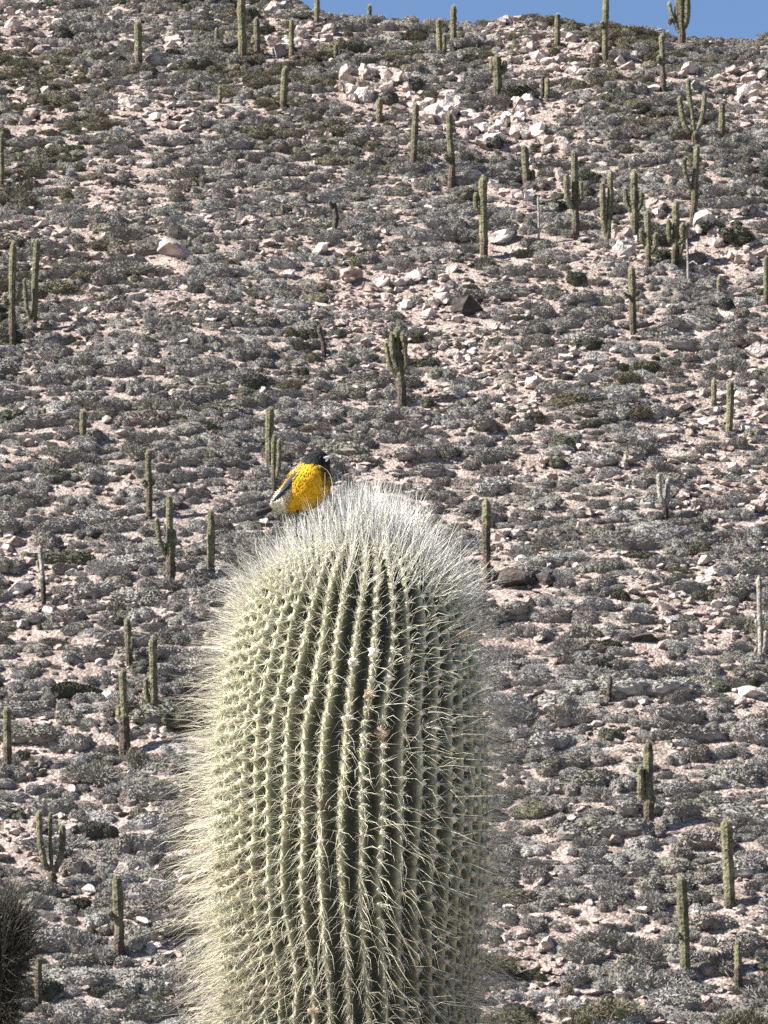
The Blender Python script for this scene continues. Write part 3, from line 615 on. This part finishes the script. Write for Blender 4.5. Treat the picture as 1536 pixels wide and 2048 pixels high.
# ------------------------------------------------------------------ the big spiny cactus
M_SKIN = mat_tint("cactus_skin", 0.7, 0, (70.0, 0.65, 1.25), (160.0, 0.5, 0.004))
M_SPINE = mat_tint("cactus_spine", 0.6, 0.18)
M_FELT = mat_tint("areole_felt", 0.95, 0.0, (300.0, 0.75, 1.15))
def build_spines(P, D, L, rad, droop, colb, colt, r):
    """tapered three-sided needles with one bend; P base, D direction, L length"""
    n = len(P)
    s = nrm(np.cross(D, r.normal(size=(n, 3)))); u = np.cross(D, s)
    mid = P + D * (L * 0.55)[:, None] + r.normal(size=(n, 3)) * (L * 0.035)[:, None]
    tip = P + D * L[:, None] + r.normal(size=(n, 3)) * (L * 0.08)[:, None] + np.array([0, 0, -1.0]) * (L * droop)[:, None]
    ang = np.array([0, 2.094, 4.189])
    off = np.cos(ang)[None, :, None] * s[:, None, :] + np.sin(ang)[None, :, None] * u[:, None, :]
    r0 = rad[:, None, None]
    V = np.concatenate([P[:, None, :] + off * r0, mid[:, None, :] + off * r0 * 0.75, tip[:, None, :]], 1).reshape(-1, 3)
    base = np.arange(n)[:, None] * 7
    q = np.concatenate([base + np.array([[k, (k + 1) % 3, 3 + (k + 1) % 3, 3 + k]]) for k in range(3)], 0)
    t = np.concatenate([base + np.array([[3 + k, 3 + (k + 1) % 3, 6]]) for k in range(3)], 0)
    c = np.concatenate([np.repeat(colb[:, None, :], 3, 1), np.repeat(0.5 * (colb + colt)[:, None, :], 3, 1), colt[:, None, :]], 1).reshape(-1, 3)
    return V, q, t, c
def spiny_cactus(root, prof, centre, U, nrib, twist, vis, dens, pal, long_px, seed, spacing=27.0, trim=None, shade_thin=0.0):
    """prof: list of (depth below apex, radius) in photo pixels at the cactus; U metres per pixel; centre(depth)->x offset px"""
    r = np.random.default_rng(seed)
    dpt = np.array([a for a, _ in prof], float); rad = np.array([b_ for _, b_ in prof], float)
    arc = np.r_[0, np.cumsum(np.hypot(np.diff(dpt), np.diff(rad)))]
    def sample(s):
        rr = np.interp(s, arc, rad); dd = np.interp(s, arc, dpt)
        return dd, rr
    fine = np.arange(0, vis, 6.0); coarse = np.arange(vis, arc[-1] + 1, 40.0); s = np.r_[fine, coarse, arc[-1]]
    kern = np.exp(-np.linspace(-2, 2, 9) ** 2); kern /= kern.sum()
    def smooth(s):
        off = np.linspace(-14, 14, 9)
        a = np.stack([np.stack(sample(np.abs(s + o_)), 0) * np.where((s + o_) < 0, np.array([[1], [-1]]), 1) for o_ in off], 0)
        return np.tensordot(kern, a, (0, 0))
    dd, rr = smooth(s)
    rr[0] = 0.5
    d2, r2_ = smooth(s + 2.0); d1, r1 = smooth(np.maximum(s - 2.0, 0.0))
    tx = nrm(np.stack([r2_ - r1, -(d2 - d1)], -1))          # tangent (radial, up)
    nr, nz = -tx[:, 1], tx[:, 0]                             # outward normal in the (radial, up) plane
    sgn = np.sign(nr + 1e-9); nr, nz = nr * sgn, nz * sgn
    nz = np.where(s < 60, np.abs(nz), nz)
    cx = np.array([centre(a) for a in dd])
    depth = np.minimum(17.5, 0.52 * 2 * math.pi * rr / nrib)
    # core
    an = np.arange(64) / 64 * 2 * math.pi
    rc = np.maximum(rr - (depth * 0.97) * nr, 0.2); zc = -dd - depth * 0.97 * nz
    V = np.stack([rc[:, None] * np.cos(an) + cx[:, None], rc[:, None] * np.sin(an), np.repeat(zc[:, None], 64, 1)], -1).reshape(-1, 3) * U
    n = len(s); i_ = np.arange(n - 1)[:, None] * 64; j_ = np.arange(64)[None, :]; j2 = (j_ + 1) % 64
    q = np.stack([i_ + j_, i_ + 64 + j_, i_ + 64 + j2, i_ + j2], -1).reshape(-1, 4)
    link("body", mesh_np("body", V, [q], M_SKIN, True, np.full((len(V), 3), pal["skin"]) * 0.8), root)
    # areole positions along the arc
    ar, a = [], 9.0
    while a < arc[-1] - 10: ar.append(a); a += min(spacing if a < vis else 40.0, 9 + a * 0.075)
    ar = np.array(ar)
    prow = np.array([-0.5, -0.36, -0.2, -0.08, 0.0, 0.08, 0.2, 0.36, 0.5]); pdep = np.array([1.0, 0.82, 0.42, 0.08, 0.0, 0.08, 0.42, 0.82, 1.0])
    AP, AN_, AS, AR = [], [], [], []
    for k in range(nrib):
        ph = r.uniform(0, 1) * spacing; wv = r.uniform(0, 6.28)
        th0 = 2 * math.pi * (k + 0.025 * r.normal()) / nrib
        def theta(sv, dv): return th0 + np.array([twist(x_) for x_ in dv]) + 0.010 * np.sin(sv / 55.0 + wv) * np.clip(sv / 120, 0, 1)
        th = theta(s, dd)
        sa = ar + (ph - spacing / 2) * np.clip(ar / 200, 0, 1); sa = sa[(sa > 6) & (sa < arc[-1] - 5)]
        near = np.min(np.abs(s[:, None] - sa[None, :]), axis=1)
        gap = np.interp(s, sa[:-1], np.diff(sa))
        cren = 1.4 * np.cos(np.clip(near / np.maximum(gap, 1) * 2, 0, 1) * math.pi) * np.clip(s / 150, 0.1, 1) + 1.2 * np.sin(s / 23 + wv * 3)
        ang = th[:, None] + prow[None, :] * 2 * math.pi / nrib
        dep = depth[:, None] * pdep[None, :] - cren[:, None] * (1 - pdep[None, :])
        R_ = rr[:, None] - dep * nr[:, None]; R_ = np.maximum(R_, 0.15); zz_ = -dd[:, None] - dep * nz[:, None]
        V = np.stack([R_ * np.cos(ang) + cx[:, None], R_ * np.sin(ang), zz_], -1) * U
        i_ = np.arange(n - 1)[:, None] * 9; j_ = np.arange(8)[None, :]
        q = np.stack([i_ + j_, i_ + 9 + j_, i_ + 10 + j_, i_ + 1 + j_], -1).reshape(-1, 4)
        crest = (1 - pdep)[None, :, None] ** 3; age = np.clip((dd - 500) / 450, 0, 1)[:, None, None]
        c = np.array(pal["skin"]) * (1 - crest) + (np.array(pal["crest"]) * (1 - age) + np.array(pal["crest_old"]) * age) * crest
        c = c * (1 + 0.14 * wob(V * 1.0 + k, 40.0)[..., None])
        cork = np.clip((wob(V + 3.3, 9.0) + 0.5 * wob(V, 45.0) - 0.75) / 0.3, 0, 1)[..., None] * np.clip((dd - 260) / 350, 0, 1)[:, None, None]
        c = c * (1 - 0.8 * cork) + np.array([0.15, 0.115, 0.08]) * 0.8 * cork
        link("rib", mesh_np("rib", V.reshape(-1, 3), [q], M_SKIN, True, np.broadcast_to(c, V.shape).reshape(-1, 3)), root)
        da, ra = smooth(sa); tha = theta(sa, da); nra = np.interp(sa, s, nr); nza = np.interp(sa, s, nz); cxa = np.array([centre(x_) for x_ in da])
        AP.append(np.stack([(ra + 2.5 * nra) * np.cos(tha) + cxa, (ra + 2.5 * nra) * np.sin(tha), -da + 2.5 * nza], -1)); AN_.append(np.stack([nra * np.cos(tha), nra * np.sin(tha), nza], -1)); AS.append(sa)
    AP = np.vstack(AP); AN_ = nrm(np.vstack(AN_)); AS = np.concatenate(AS)
    # felt pads: squashed octahedra
    OV = np.array([[1, 0, 0], [-1, 0, 0], [0, 1, 0], [0, -1, 0], [0, 0, 1], [0, 0, -1.0]]); OF = np.array([[0, 2, 4], [2, 1, 4], [1, 3, 4], [3, 0, 4], [2, 0, 5], [1, 2, 5], [3, 1, 5], [0, 3, 5]])
    na = len(AP); szf = np.interp(AS, [0, 150, 400], [2.5, 5.5, 7.0]) * r.uniform(0.75, 1.25, na)
    V = (AP[:, None, :] + OV[None] * szf[:, None, None] * r.uniform(0.8, 1.2, (na, 6, 1))) * U
    fc = np.array(pal["felt"]) * r.uniform(0.75, 1.15, (na, 1))
    old = np.clip((AS - 650) / 400, 0, 1)[:, None]; fc = fc * (1 - old) + np.array(pal["felt_old"]) * old
    fo = link("areole_felt", mesh_np("areole_felt", V.reshape(-1, 3), [(OF[None] + 6 * np.arange(na)[:, None, None]).reshape(-1, 3)], M_FELT, True, np.repeat(fc, 6, 0)), root); prop(fo, kind="stuff")
    # needles
    def needles(name, mask, count, spread, lmin, lmax, lift, droop, thick, white):
        idx = np.repeat(np.nonzero(mask)[0], count)
        if shade_thin and name in ("flank_spines", "radial_spines"):
            keep_ = np.clip(1.0 - shade_thin * np.clip((AN_[idx, 0] + 0.15) / 0.5, 0, 1) * (AN_[idx, 1] < 0.55), 0, 1); idx = idx[r.uniform(0, 1, len(idx)) < keep_]  # spines thinned on the right so the shaded side looks darker
        m = len(idx)
        if m == 0: return
        nn = AN_[idx]; sa = AS[idx]
        ty = np.clip(sa / 900, 0, 1)
        D = nrm(nn + r.normal(size=(m, 3)) * spread[0] * 0.6 + nrm(r.normal(size=(m, 3))) * spread[1] + np.stack([0 * ty, 0 * ty, lift[0] * (1 - ty) + lift[1] * ty], -1))
        dotn = np.sum(D * nn, 1); D = nrm(D + nn * np.clip(0.12 - dotn, 0, 2)[:, None])
        L = r.uniform(lmin, lmax, m) * r.uniform(0.7, 1.15, m) * U
        jit = r.uniform(0, 1, (m, 1)); wmix = np.clip(white - 0.55 * ty[:, None] + 0.25 * r.normal(size=(m, 1)), 0, 1)
        c = (np.array(pal["spine"]) * (1 - wmix) + np.array(pal["spine_white"]) * wmix) * (0.8 + 0.35 * jit)
        oldm = (np.clip((sa - 700) / 500, 0, 1) * 0.75)[:, None] * (r.uniform(0, 1, (m, 1)) < 0.75); c = c * (1 - oldm) + np.array(pal["spine_old"]) * oldm
        if trim is not None: L = L * trim(AP[idx])
        if name == 'flank_spines': L = L * (1 + 0.2 * np.clip(ty - 0.35, 0, 0.5) * 2)
        P0 = (AP[idx] + r.normal(size=(m, 3)) * 1.6) * U
        V, q_, t_, cc = build_spines(P0, D, L, np.full(m, thick * U) * r.uniform(0.7, 1.2, m), np.full(m, 1.0) * (droop[0] * (1 - ty) + droop[1] * ty), c, c * 0.95, r)
        o_ = link(name, mesh_np(name, V, [q_, t_], M_SPINE, False, cc), root); prop(o_, kind="stuff")
    lo, hi = long_px
    young = AS < 230; visible = AS < vis
    needles("crown_spines", (AS < 125) & (AS > 12), int(10 * dens), (0.36, 0.27), lo * 0.8, hi * 1.2, (0.75, 0.5), (0.0, 0.0), 0.66, 1.1)
    needles("shoulder_spines", (AS >= 110) & (AS < 290), int(6 * dens), (0.42, 0.34), lo * 0.6, hi * 1.1, (0.45, 0.3), (0.0, 0.0), 0.5, 0.95)
    needles("flank_spines", visible & (AS >= 220), int(7 * dens), (0.30, 0.24), lo * 0.6, hi * 1.1, (0.12, -0.24), (0.02, 0.14), 0.38, 0.6)
    needles("radial_spines", visible & (AS >= 40), int(16 * dens), (0.4, 1.1), 8, 32, (0.0, -0.15), (0.0, 0.1), 0.5, 0.2)
    needles("lower_spines", ~visible, 7, (0.6, 0.5), 30, 70, (0, -0.4), (0.1, 0.2), 0.6, 0.0)
    return AP, AN_, AS
DC = 5.0
U0 = DC / F / CP * 1.0
apex = at(712, 1083, DC)
base0 = empty("cardon_cactus", (apex.x, DC, float(height(apex.x, DC))))
prop(base0, "huge ribbed cactus bristling with long pale spines, the bird perched on its crown", "cactus")
frame0 = apex.z - base0.location.z
HB = frame0 / U0                                           # pixels from apex to the ground
PROF = [(0, 0), (3, 42), (9, 76), (22, 114), (45, 151), (75, 181), (115, 207), (175, 231), (265, 250), (365, 262), (465, 269), (565, 269), (665, 266), (765, 257), (835, 246), (885, 240), (965, 247), (1100, 255), (1500, 262), (2300, 268), (HB + 60, 280)]
def centre0(d): return float(np.interp(d, [0, 150, 450, 900, 2000], [0, -4, -6, -12, -10]))
def twist0(d): return 0.235 + float(np.interp(d, [0, 60, 400, 700, 900, 1500], [0.20, 0.17, 0.0, -0.02, 0.06, 0.1]))
PAL0 = dict(skin=(0.060, 0.063, 0.042), crest=(0.50, 0.50, 0.31), crest_old=(0.32, 0.315, 0.20), felt=(0.80, 0.77, 0.58), felt_old=(0.38, 0.35, 0.26), spine=(0.78, 0.74, 0.54), spine_white=(0.90, 0.885, 0.83), spine_old=(0.40, 0.355, 0.285))
def trim0(P):
    # spines are flattened where the bird perches
    return 1.0 - 0.3 * np.exp(-((P[:, 0] + 105) / 62) ** 2 - (np.maximum(-P[:, 2] - 60, 0) / 40) ** 2)
# children are modelled about the apex: shift them with a parent inverse
_n0 = len(COL.objects)
AP0, AN0, AS0 = spiny_cactus(base0, PROF, centre0, U0, 44, twist0, 1180.0, 1.25, PAL0, (62, 108), 11, 27.0, trim0, 0.45)
def lift_children(rt, dz):
    for ch in rt.children: ch.location.z += dz
lift_children(base0, frame0)
AO = Vector((apex.x, DC, apex.z))                           # apex in the world
def near_px(px, py, Yoff): return at(px, py, DC + Yoff)
def dome_y(px, py):
    """depth offset of the cactus surface facing the camera under a pixel"""
    d = py - 1083; rr_ = np.interp(d, [a for a, _ in PROF], [b_ for _, b_ in PROF]); dx = px - 712 - centre0(d)
    return -math.sqrt(max(rr_ ** 2 - dx ** 2, 0)) * U0
# woolly white buds sitting on the ribs
M_WOOL = mat_plain("white_wool", (0.78, 0.74, 0.66), 0.95, 0.1)
M_BUD = mat_plain("tan_bud", (0.42, 0.30, 0.20), 0.95, 0.1)
FRONT = np.nonzero(AN0[:, 1] < -0.2)[0]
def bud(px, py, wpx, hpx, mat, name):
    w_ = AP0[FRONT] * U0 + np.array([AO.x, AO.y, AO.z]); qx, qy = project(w_[:, 0], w_[:, 1], w_[:, 2])
    kk_ = int(np.argmin((qx - px) ** 2 + (qy - py) ** 2)); p = Vector(w_[kk_]) - base0.location
    v = ICV * np.array([wpx, wpx * 0.8, hpx]) * np.array([1, 0.5, 0.9]) * 0.5 * U0 * (1 + 0.34 * rng.normal(size=(len(ICV), 1)).clip(-1.6, 1.6))
    o = link(name, mesh_np(name, v, [ICF], mat, True), base0); o.location = p
for b_ in [(600, 1384, 20, 16), (636, 1390, 18, 15), (678, 1380, 16, 12), (680, 1352, 15, 10), (722, 1335, 18, 16), (723, 1361, 13, 12), (756, 1303, 20, 22), (757, 1333, 12, 8), (716, 1395, 14, 10), (682, 1424, 22, 13), (793, 1372, 18, 10), (600, 1350, 14, 10), (513, 1690, 14, 12), (445, 1903, 16, 11), (655, 1690, 12, 9), (660, 1708, 14, 9), (620, 1698, 12, 8), (657, 1772, 10, 8), (706, 1808, 12, 8), (632, 1890, 10, 8)]:
    bud(*b_, M_WOOL, "wool_tuft")
for b_ in [(756, 1390, 20, 22), (752, 1468, 24, 22), (752, 1420, 14, 14), (915, 1256, 26, 24), (866, 1508, 14, 18), (640, 2018, 22, 14)]: bud(*b_, M_BUD, "dried_bud")
# single long spines that stand out on the shaded flank and beside the bird
def long_spine(pts, thick=0.75, y0=None, tint=(0.62, 0.57, 0.38)):
    P = []
    for k, (a, b_) in enumerate(pts):
        yo = (dome_y(*pts[0]) - 0.012 * (k * 1.6 + 0.5)) if y0 is None else y0
        P.append(near_px(a, b_, yo)[:])
    P = np.array(P) - np.array(base0.location); d = np.linspace(0, len(P) - 1, 8); Q = np.stack([np.interp(d, range(len(P)), P[:, k]) for k in range(3)], -1)
    for _ in range(2): Q[1:-1] = 0.25 * Q[:-2] + 0.5 * Q[1:-1] + 0.25 * Q[2:]
    V, q_, t_, tt = tube(Q, np.linspace(thick, thick * 0.3, 8) * U0, 5)
    link("long_spine", mesh_np("long_spine", V, [q_, t_], M_SPINE, True, np.full((len(V), 3), tint)), base0)
LS = [[(740, 1660), (800, 1640), (862, 1665), (885, 1690)], [(905, 1680), (930, 1705), (955, 1730)], [(760, 1800), (800, 1860), (840, 1950)], [(720, 1855), (745, 1865), (770, 1893)], [(770, 1880), (800, 1940), (832, 1985)], [(820, 1850), (850, 1890), (865, 1935)], [(860, 1400), (880, 1440), (900, 1490)], [(830, 1480), (870, 1500), (915, 1512)], [(930, 1510), (965, 1520), (1000, 1540)], [(920, 1360), (955, 1370), (992, 1382)], [(895, 1308), (915, 1320), (925, 1328)], [(945, 1485), (980, 1488), (1035, 1493)], [(860, 1750), (905, 1780), (945, 1800)], [(870, 1620), (920, 1630), (965, 1632)], [(840, 1960), (880, 1965), (905, 1998)], [(790, 1780), (830, 1800), (850, 1850)],
      [(870, 1560), (905, 1580), (930, 1615)], [(840, 1420), (870, 1412), (905, 1420)], [(900, 1560), (930, 1575), (962, 1575)], [(810, 1700), (850, 1715), (890, 1760)], [(880, 1840), (915, 1855), (950, 1885)], [(760, 1920), (790, 1975), (830, 2010)], [(850, 1320), (880, 1340), (925, 1350)], [(930, 1420), (970, 1445), (1000, 1452)]]
for l in LS: long_spine(l)
long_spine([(662, 1050), (668, 990), (664, 950), (655, 938), (636, 930)], 0.7, -0.075, (0.72, 0.66, 0.5))
long_spine([(640, 1060), (646, 1020), (650, 980), (650, 945)], 0.6, -0.075, (0.7, 0.66, 0.45))
long_spine([(532, 1100), (532, 1070), (531, 1035)], 0.6, -0.03); long_spine([(545, 1110), (510, 1090), (475, 1062)], 0.7, -0.02); long_spine([(880, 1100), (905, 1070), (930, 1030)], 0.7, 0.0)
for a, b_, c in ((704, 962, 700), (720, 968, 716), (746, 960, 740), (795, 970, 780), (803, 962, 790), (770, 975, 765)): long_spine([(c, 1060), (0.5 * (a + c), 1010), (a, b_)], 0.6, -0.02, (0.75, 0.7, 0.55))

# ------------------------------------------------------------------ the dark spiny head at the lower left edge
D2 = 6.2; U2 = D2 / F / CP
ap2 = at(0, 1818, D2)
base2 = empty("shade_painted_cactus", (ap2.x, D2, float(height(ap2.x, D2))))
prop(base2, "spiny cactus head, blackish from painted-in shade, cut by the picture edge, lower than the huge cactus", "cactus")
H2 = (ap2.z - base2.location.z) / U2
PAL2 = dict(skin=(0.02, 0.022, 0.015), crest=(0.05, 0.05, 0.03), crest_old=(0.05, 0.045, 0.03), felt=(0.08, 0.07, 0.05), felt_old=(0.06, 0.05, 0.04), spine=(0.05, 0.045, 0.034), spine_white=(0.085, 0.08, 0.065), spine_old=(0.04, 0.035, 0.03))  # darkness of the shaded side put into skin and spine colours
PROF2 = [(0, 0), (4, 22), (14, 36), (40, 48), (90, 54), (125, 46), (160, 32), (240, 28), (500, 32), (H2 + 40, 45)]
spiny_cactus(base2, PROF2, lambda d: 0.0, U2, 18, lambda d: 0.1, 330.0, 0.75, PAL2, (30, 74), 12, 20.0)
lift_children(base2, ap2.z - base2.location.z)

# ------------------------------------------------------------------ the bird
M_BODY = mat_tint("plumage", 0.9, 0, (200.0, 0.8, 1.1), (300.0, 0.7, 0.004))
M_WING = mat_plain("grey_blue_feather", (0.06, 0.068, 0.078), 0.95, 0.1)
M_QUILL = mat_plain("dark_feather", (0.02, 0.02, 0.022), 0.7, 0.25)
M_BEAK = mat_plain("pale_horn_beak", (0.62, 0.63, 0.66), 0.35, 0.5)
M_EYE = mat_plain("eye", (0.006, 0.005, 0.005), 0.15, 0.6)
M_LEG = mat_plain("dark_leg", (0.07, 0.05, 0.04), 0.7, 0.2)
YB = DC - 0.045
def bp(px, py, dy=0.0): return at(px, py, YB + dy)
foot = bp(605, 1078)
bird = empty("bird", foot); prop(bird, "small yellow bird with black head and pale beak perched on the cactus crown", "bird")
Bo = np.array(foot)
RING = [(546, 1012, 5, 5), (552, 1010, 13, 12), (563, 1005, 23, 22), (583, 996, 33, 31), (602, 986, 40, 37), (614, 974, 44, 41), (622, 960, 43, 40), (627, 947, 38, 36), (630, 936, 33, 32), (633, 927, 28, 28), (636, 919, 25, 25), (638, 912, 22, 22), (639, 906, 16, 16), (640, 902, 8, 8)]
K = np.array([[*bp(a, b_), c * U0, d * U0] for a, b_, c, d in RING])
td = np.linspace(0, len(K) - 1, 52); K = np.stack([np.interp(td, range(len(K)), K[:, k]) for k in range(5)], -1)
for _ in range(3): K[1:-1] = 0.25 * K[:-2] + 0.5 * K[1:-1] + 0.25 * K[2:]
P3, RW, RD = K[:, :3], K[:, 3], K[:, 4]
T = nrm(np.gradient(P3, axis=0)); A = nrm(np.stack([T[:, 2], 0 * T[:, 0], -T[:, 0]], -1)); Bv = np.tile([0, 1.0, 0], (len(T), 1))
ns = 40; an = np.arange(ns) / ns * 2 * math.pi
V = P3[:, None, :] + RW[:, None, None] * np.cos(an)[None, :, None] * A[:, None, :] + RD[:, None, None] * np.sin(an)[None, :, None] * Bv[:, None, :]
V = V + (np.random.default_rng(3).normal(size=V.shape[:2] + (1,)) * 0.0005) * nrm(V - P3[:, None, :])
Vf = V.reshape(-1, 3); pxs, pys = project(Vf[:, 0], Vf[:, 1], Vf[:, 2])
n_ = len(P3); i_ = np.arange(n_ - 1)[:, None] * ns; j_ = np.arange(ns)[None, :]; j2 = (j_ + 1) % ns
q = np.stack([i_ + j_, i_ + j2, i_ + ns + j2, i_ + ns + j_], -1).reshape(-1, 4)
side = np.tile(np.cos(an), n_)                               # +1 = breast side, -1 = back side
tt = np.repeat(np.linspace(0, 1, n_), ns)
r3 = np.random.default_rng(5)
jt = r3.normal(size=len(Vf)) * 0.02
yel = np.array([0.64, 0.36, 0.01]); olv = np.array([0.45, 0.28, 0.02]); ora = np.array([0.62, 0.30, 0.02])
c = np.where((wob(Vf, 130) > 0.2)[:, None], yel, yel * 0.5 + olv * 0.5)
bk = np.clip((-side - 0.55 + jt * 3) / 0.15, 0, 1)[:, None] * np.clip((tt - 0.35) / 0.1, 0, 1)[:, None]; c = c * (1 - bk) + np.array([0.36, 0.24, 0.07]) * bk
jx = r3.normal(size=len(Vf)) * 1.3
vent = np.clip((578 + 0.012 * (pys - 1000) ** 2 - 0.25 * (pys - 1000) - pxs + jx) / 5, 0, 1)[:, None] * np.clip((pys - 975) / 8, 0, 1)[:, None]; c = c * (1 - vent) + np.array([0.66, 0.63, 0.50]) * vent
rim = np.exp(-((579 + 0.012 * (pys - 1000) ** 2 - 0.25 * (pys - 1000) - pxs) / 3.0) ** 2)[:, None] * np.clip((pys - 978) / 8, 0, 1)[:, None]; c = c * (1 - 0.6 * rim) + np.array([0.16, 0.14, 0.10]) * 0.6 * rim
breast_dark = np.clip((pxs - 634 - 0.35 * np.maximum(pys - 935, 0) + jx * 2) / 8, 0, 1)[:, None] * np.clip((985 - pys + jx * 5) / 30, 0, 1)[:, None]; c = c * (1 - breast_dark) + np.array([0.05, 0.032, 0.015]) * breast_dark  # dark brown streak down the breast side, fading lower
hood = np.clip((930 + 0.12 * (pxs - 636) - pys + jx) / 2.5, 0, 1)[:, None]; c = c * (1 - hood) + np.array([0.014, 0.018, 0.017]) * hood
link("body", mesh_np("body", Vf - Bo, [q], M_BODY, True, c), bird)
# small overlapping contour feathers, pointing tailwards
nf = 4200; pick_ = r3.integers(0, len(Vf), nf); ringi = pick_ // ns
nv = nrm(Vf[pick_] - P3[ringi]); td_ = nrm(-T[ringi] + 0.18 * nv + 0.18 * r3.normal(size=(nf, 3))); sd_ = nrm(np.cross(td_, nv))
fl = r3.uniform(4, 7, (nf, 1)) * U0; fw = r3.uniform(0.8, 1.5, (nf, 1)) * U0; b0 = Vf[pick_] + nv * 0.3 * U0
fv = np.stack([b0 - sd_ * fw * 0.6, b0 + sd_ * fw * 0.6, b0 + td_ * fl * 0.6 + sd_ * fw, b0 + td_ * fl + nv * 0.4 * U0, b0 + td_ * fl * 0.6 - sd_ * fw], 1)
fcol = c[pick_] * r3.uniform(0.8, 1.08, (nf, 1))
pl = link("plumage", mesh_np("plumage", fv.reshape(-1, 3) - Bo, [np.arange(nf * 5).reshape(-1, 5)], M_BODY, False, np.repeat(fcol, 5, 0)), bird); prop(pl, kind="stuff")
def blade(name, pts, wid, thick, mat, parent=bird, dy=0.0, n=14):
    """flattened feather-like tapering shape along pixel points; wid list in pixels"""
    P = np.array([bp(a, b_, dy + (e[0] if e else 0))[:] for a, b_, *e in pts]); d = np.linspace(0, len(P) - 1, n)
    Q = np.stack([np.interp(d, range(len(P)), P[:, k]) for k in range(3)], -1); W = np.interp(d, np.linspace(0, len(P) - 1, len(wid)), wid) * U0
    Q[1:-1] = 0.25 * Q[:-2] + 0.5 * Q[1:-1] + 0.25 * Q[2:]
    T_ = nrm(np.gradient(Q, axis=0)); A_ = nrm(np.stack([T_[:, 2], 0 * T_[:, 0], -T_[:, 0]], -1))
    a_ = np.arange(12) / 12 * 2 * math.pi
    V_ = Q[:, None, :] + W[:, None, None] * np.cos(a_)[None, :, None] * A_[:, None, :] + (thick * U0 * np.clip(W / W.max(), 0.15, 1))[:, None, None] * np.sin(a_)[None, :, None] * np.array([0, 1.0, 0])
    i_ = np.arange(n - 1)[:, None] * 12; j_ = np.arange(12)[None, :]; j2 = (j_ + 1) % 12
    q_ = np.stack([i_ + j_, i_ + j2, i_ + 12 + j2, i_ + 12 + j_], -1).reshape(-1, 4)
    return link(name, mesh_np(name, V_.reshape(-1, 3) - Bo, [q_], mat, True), parent)
for dy in (-0.020, 0.024):
    wg = blade("wing", [(603, 936), (590, 954), (577, 970), (564, 986), (553, 998)], [3, 8, 9, 6, 2], 5, M_WING, dy=dy)
    for k in range(4):
        blade("flight_feather", [(578 - 3 * k, 970 + 3 * k), (563 - 3 * k, 986 + 2.5 * k), (550 - 2 * k, 1001 + 1.5 * k)], [1.5, 2.6, 2.2, 0.8], 1.6, M_QUILL if k % 2 == 0 else M_WING, wg, dy - 0.004 * (1 if dy < 0 else -1))
for k in range(3): blade("tail_feather", [(562, 1006 + 2 * k), (540, 1016 + 2.5 * k), (512, 1026 + 3 * k)], [2.5, 3.5, 2.5], 1.0, M_QUILL, dy=0.004 * (k - 1))
bk_ = blade("beak", [(641, 922), (649, 918), (660, 912)], [7, 6, 0.8], 7, M_BEAK, dy=-0.012)
blade("lower_beak", [(645, 925), (651, 922), (657, 918)], [4, 3, 0.6], 4, M_BEAK, bk_, dy=-0.012)
for dy in (-0.0165, 0.0165):
    o = link("eye", mesh_np("eye", ICV * 2.6 * U0, [ICF], M_EYE, True), bird); o.location = Vector(bp(637, 914, dy)) - foot
for dx, dy in ((590, -0.008), (610, 0.008)):
    P = np.array([bp(dx + 8, 1014, dy)[:], bp(dx + 2, 1034, dy)[:], bp(dx + 5, 1074, dy)[:]]) - Bo
    V_, q_, t_, _ = tube(P, np.array([3.2, 1.8, 1.6]) * U0, 8); lg = link("leg", mesh_np("leg", V_, [q_, t_], M_LEG, True), bird)
    for tx_, ty_ in ((12, 0), (9, -0.009), (9, 0.009), (-9, 0)):
        a0 = bp(dx + 5, 1073, dy); a1 = bp(dx + 5 + tx_ * 0.6, 1073, dy + ty_ * 0.6); a2 = bp(dx + 5 + tx_, 1079, dy + ty_)
        V_, q_, t_, _ = tube(np.array([a0[:], a1[:], a2[:]]) - Bo, np.array([1.4, 1.2, 0.6]) * U0, 6); link("toe", mesh_np("toe", V_, [q_, t_], M_LEG, True), lg)
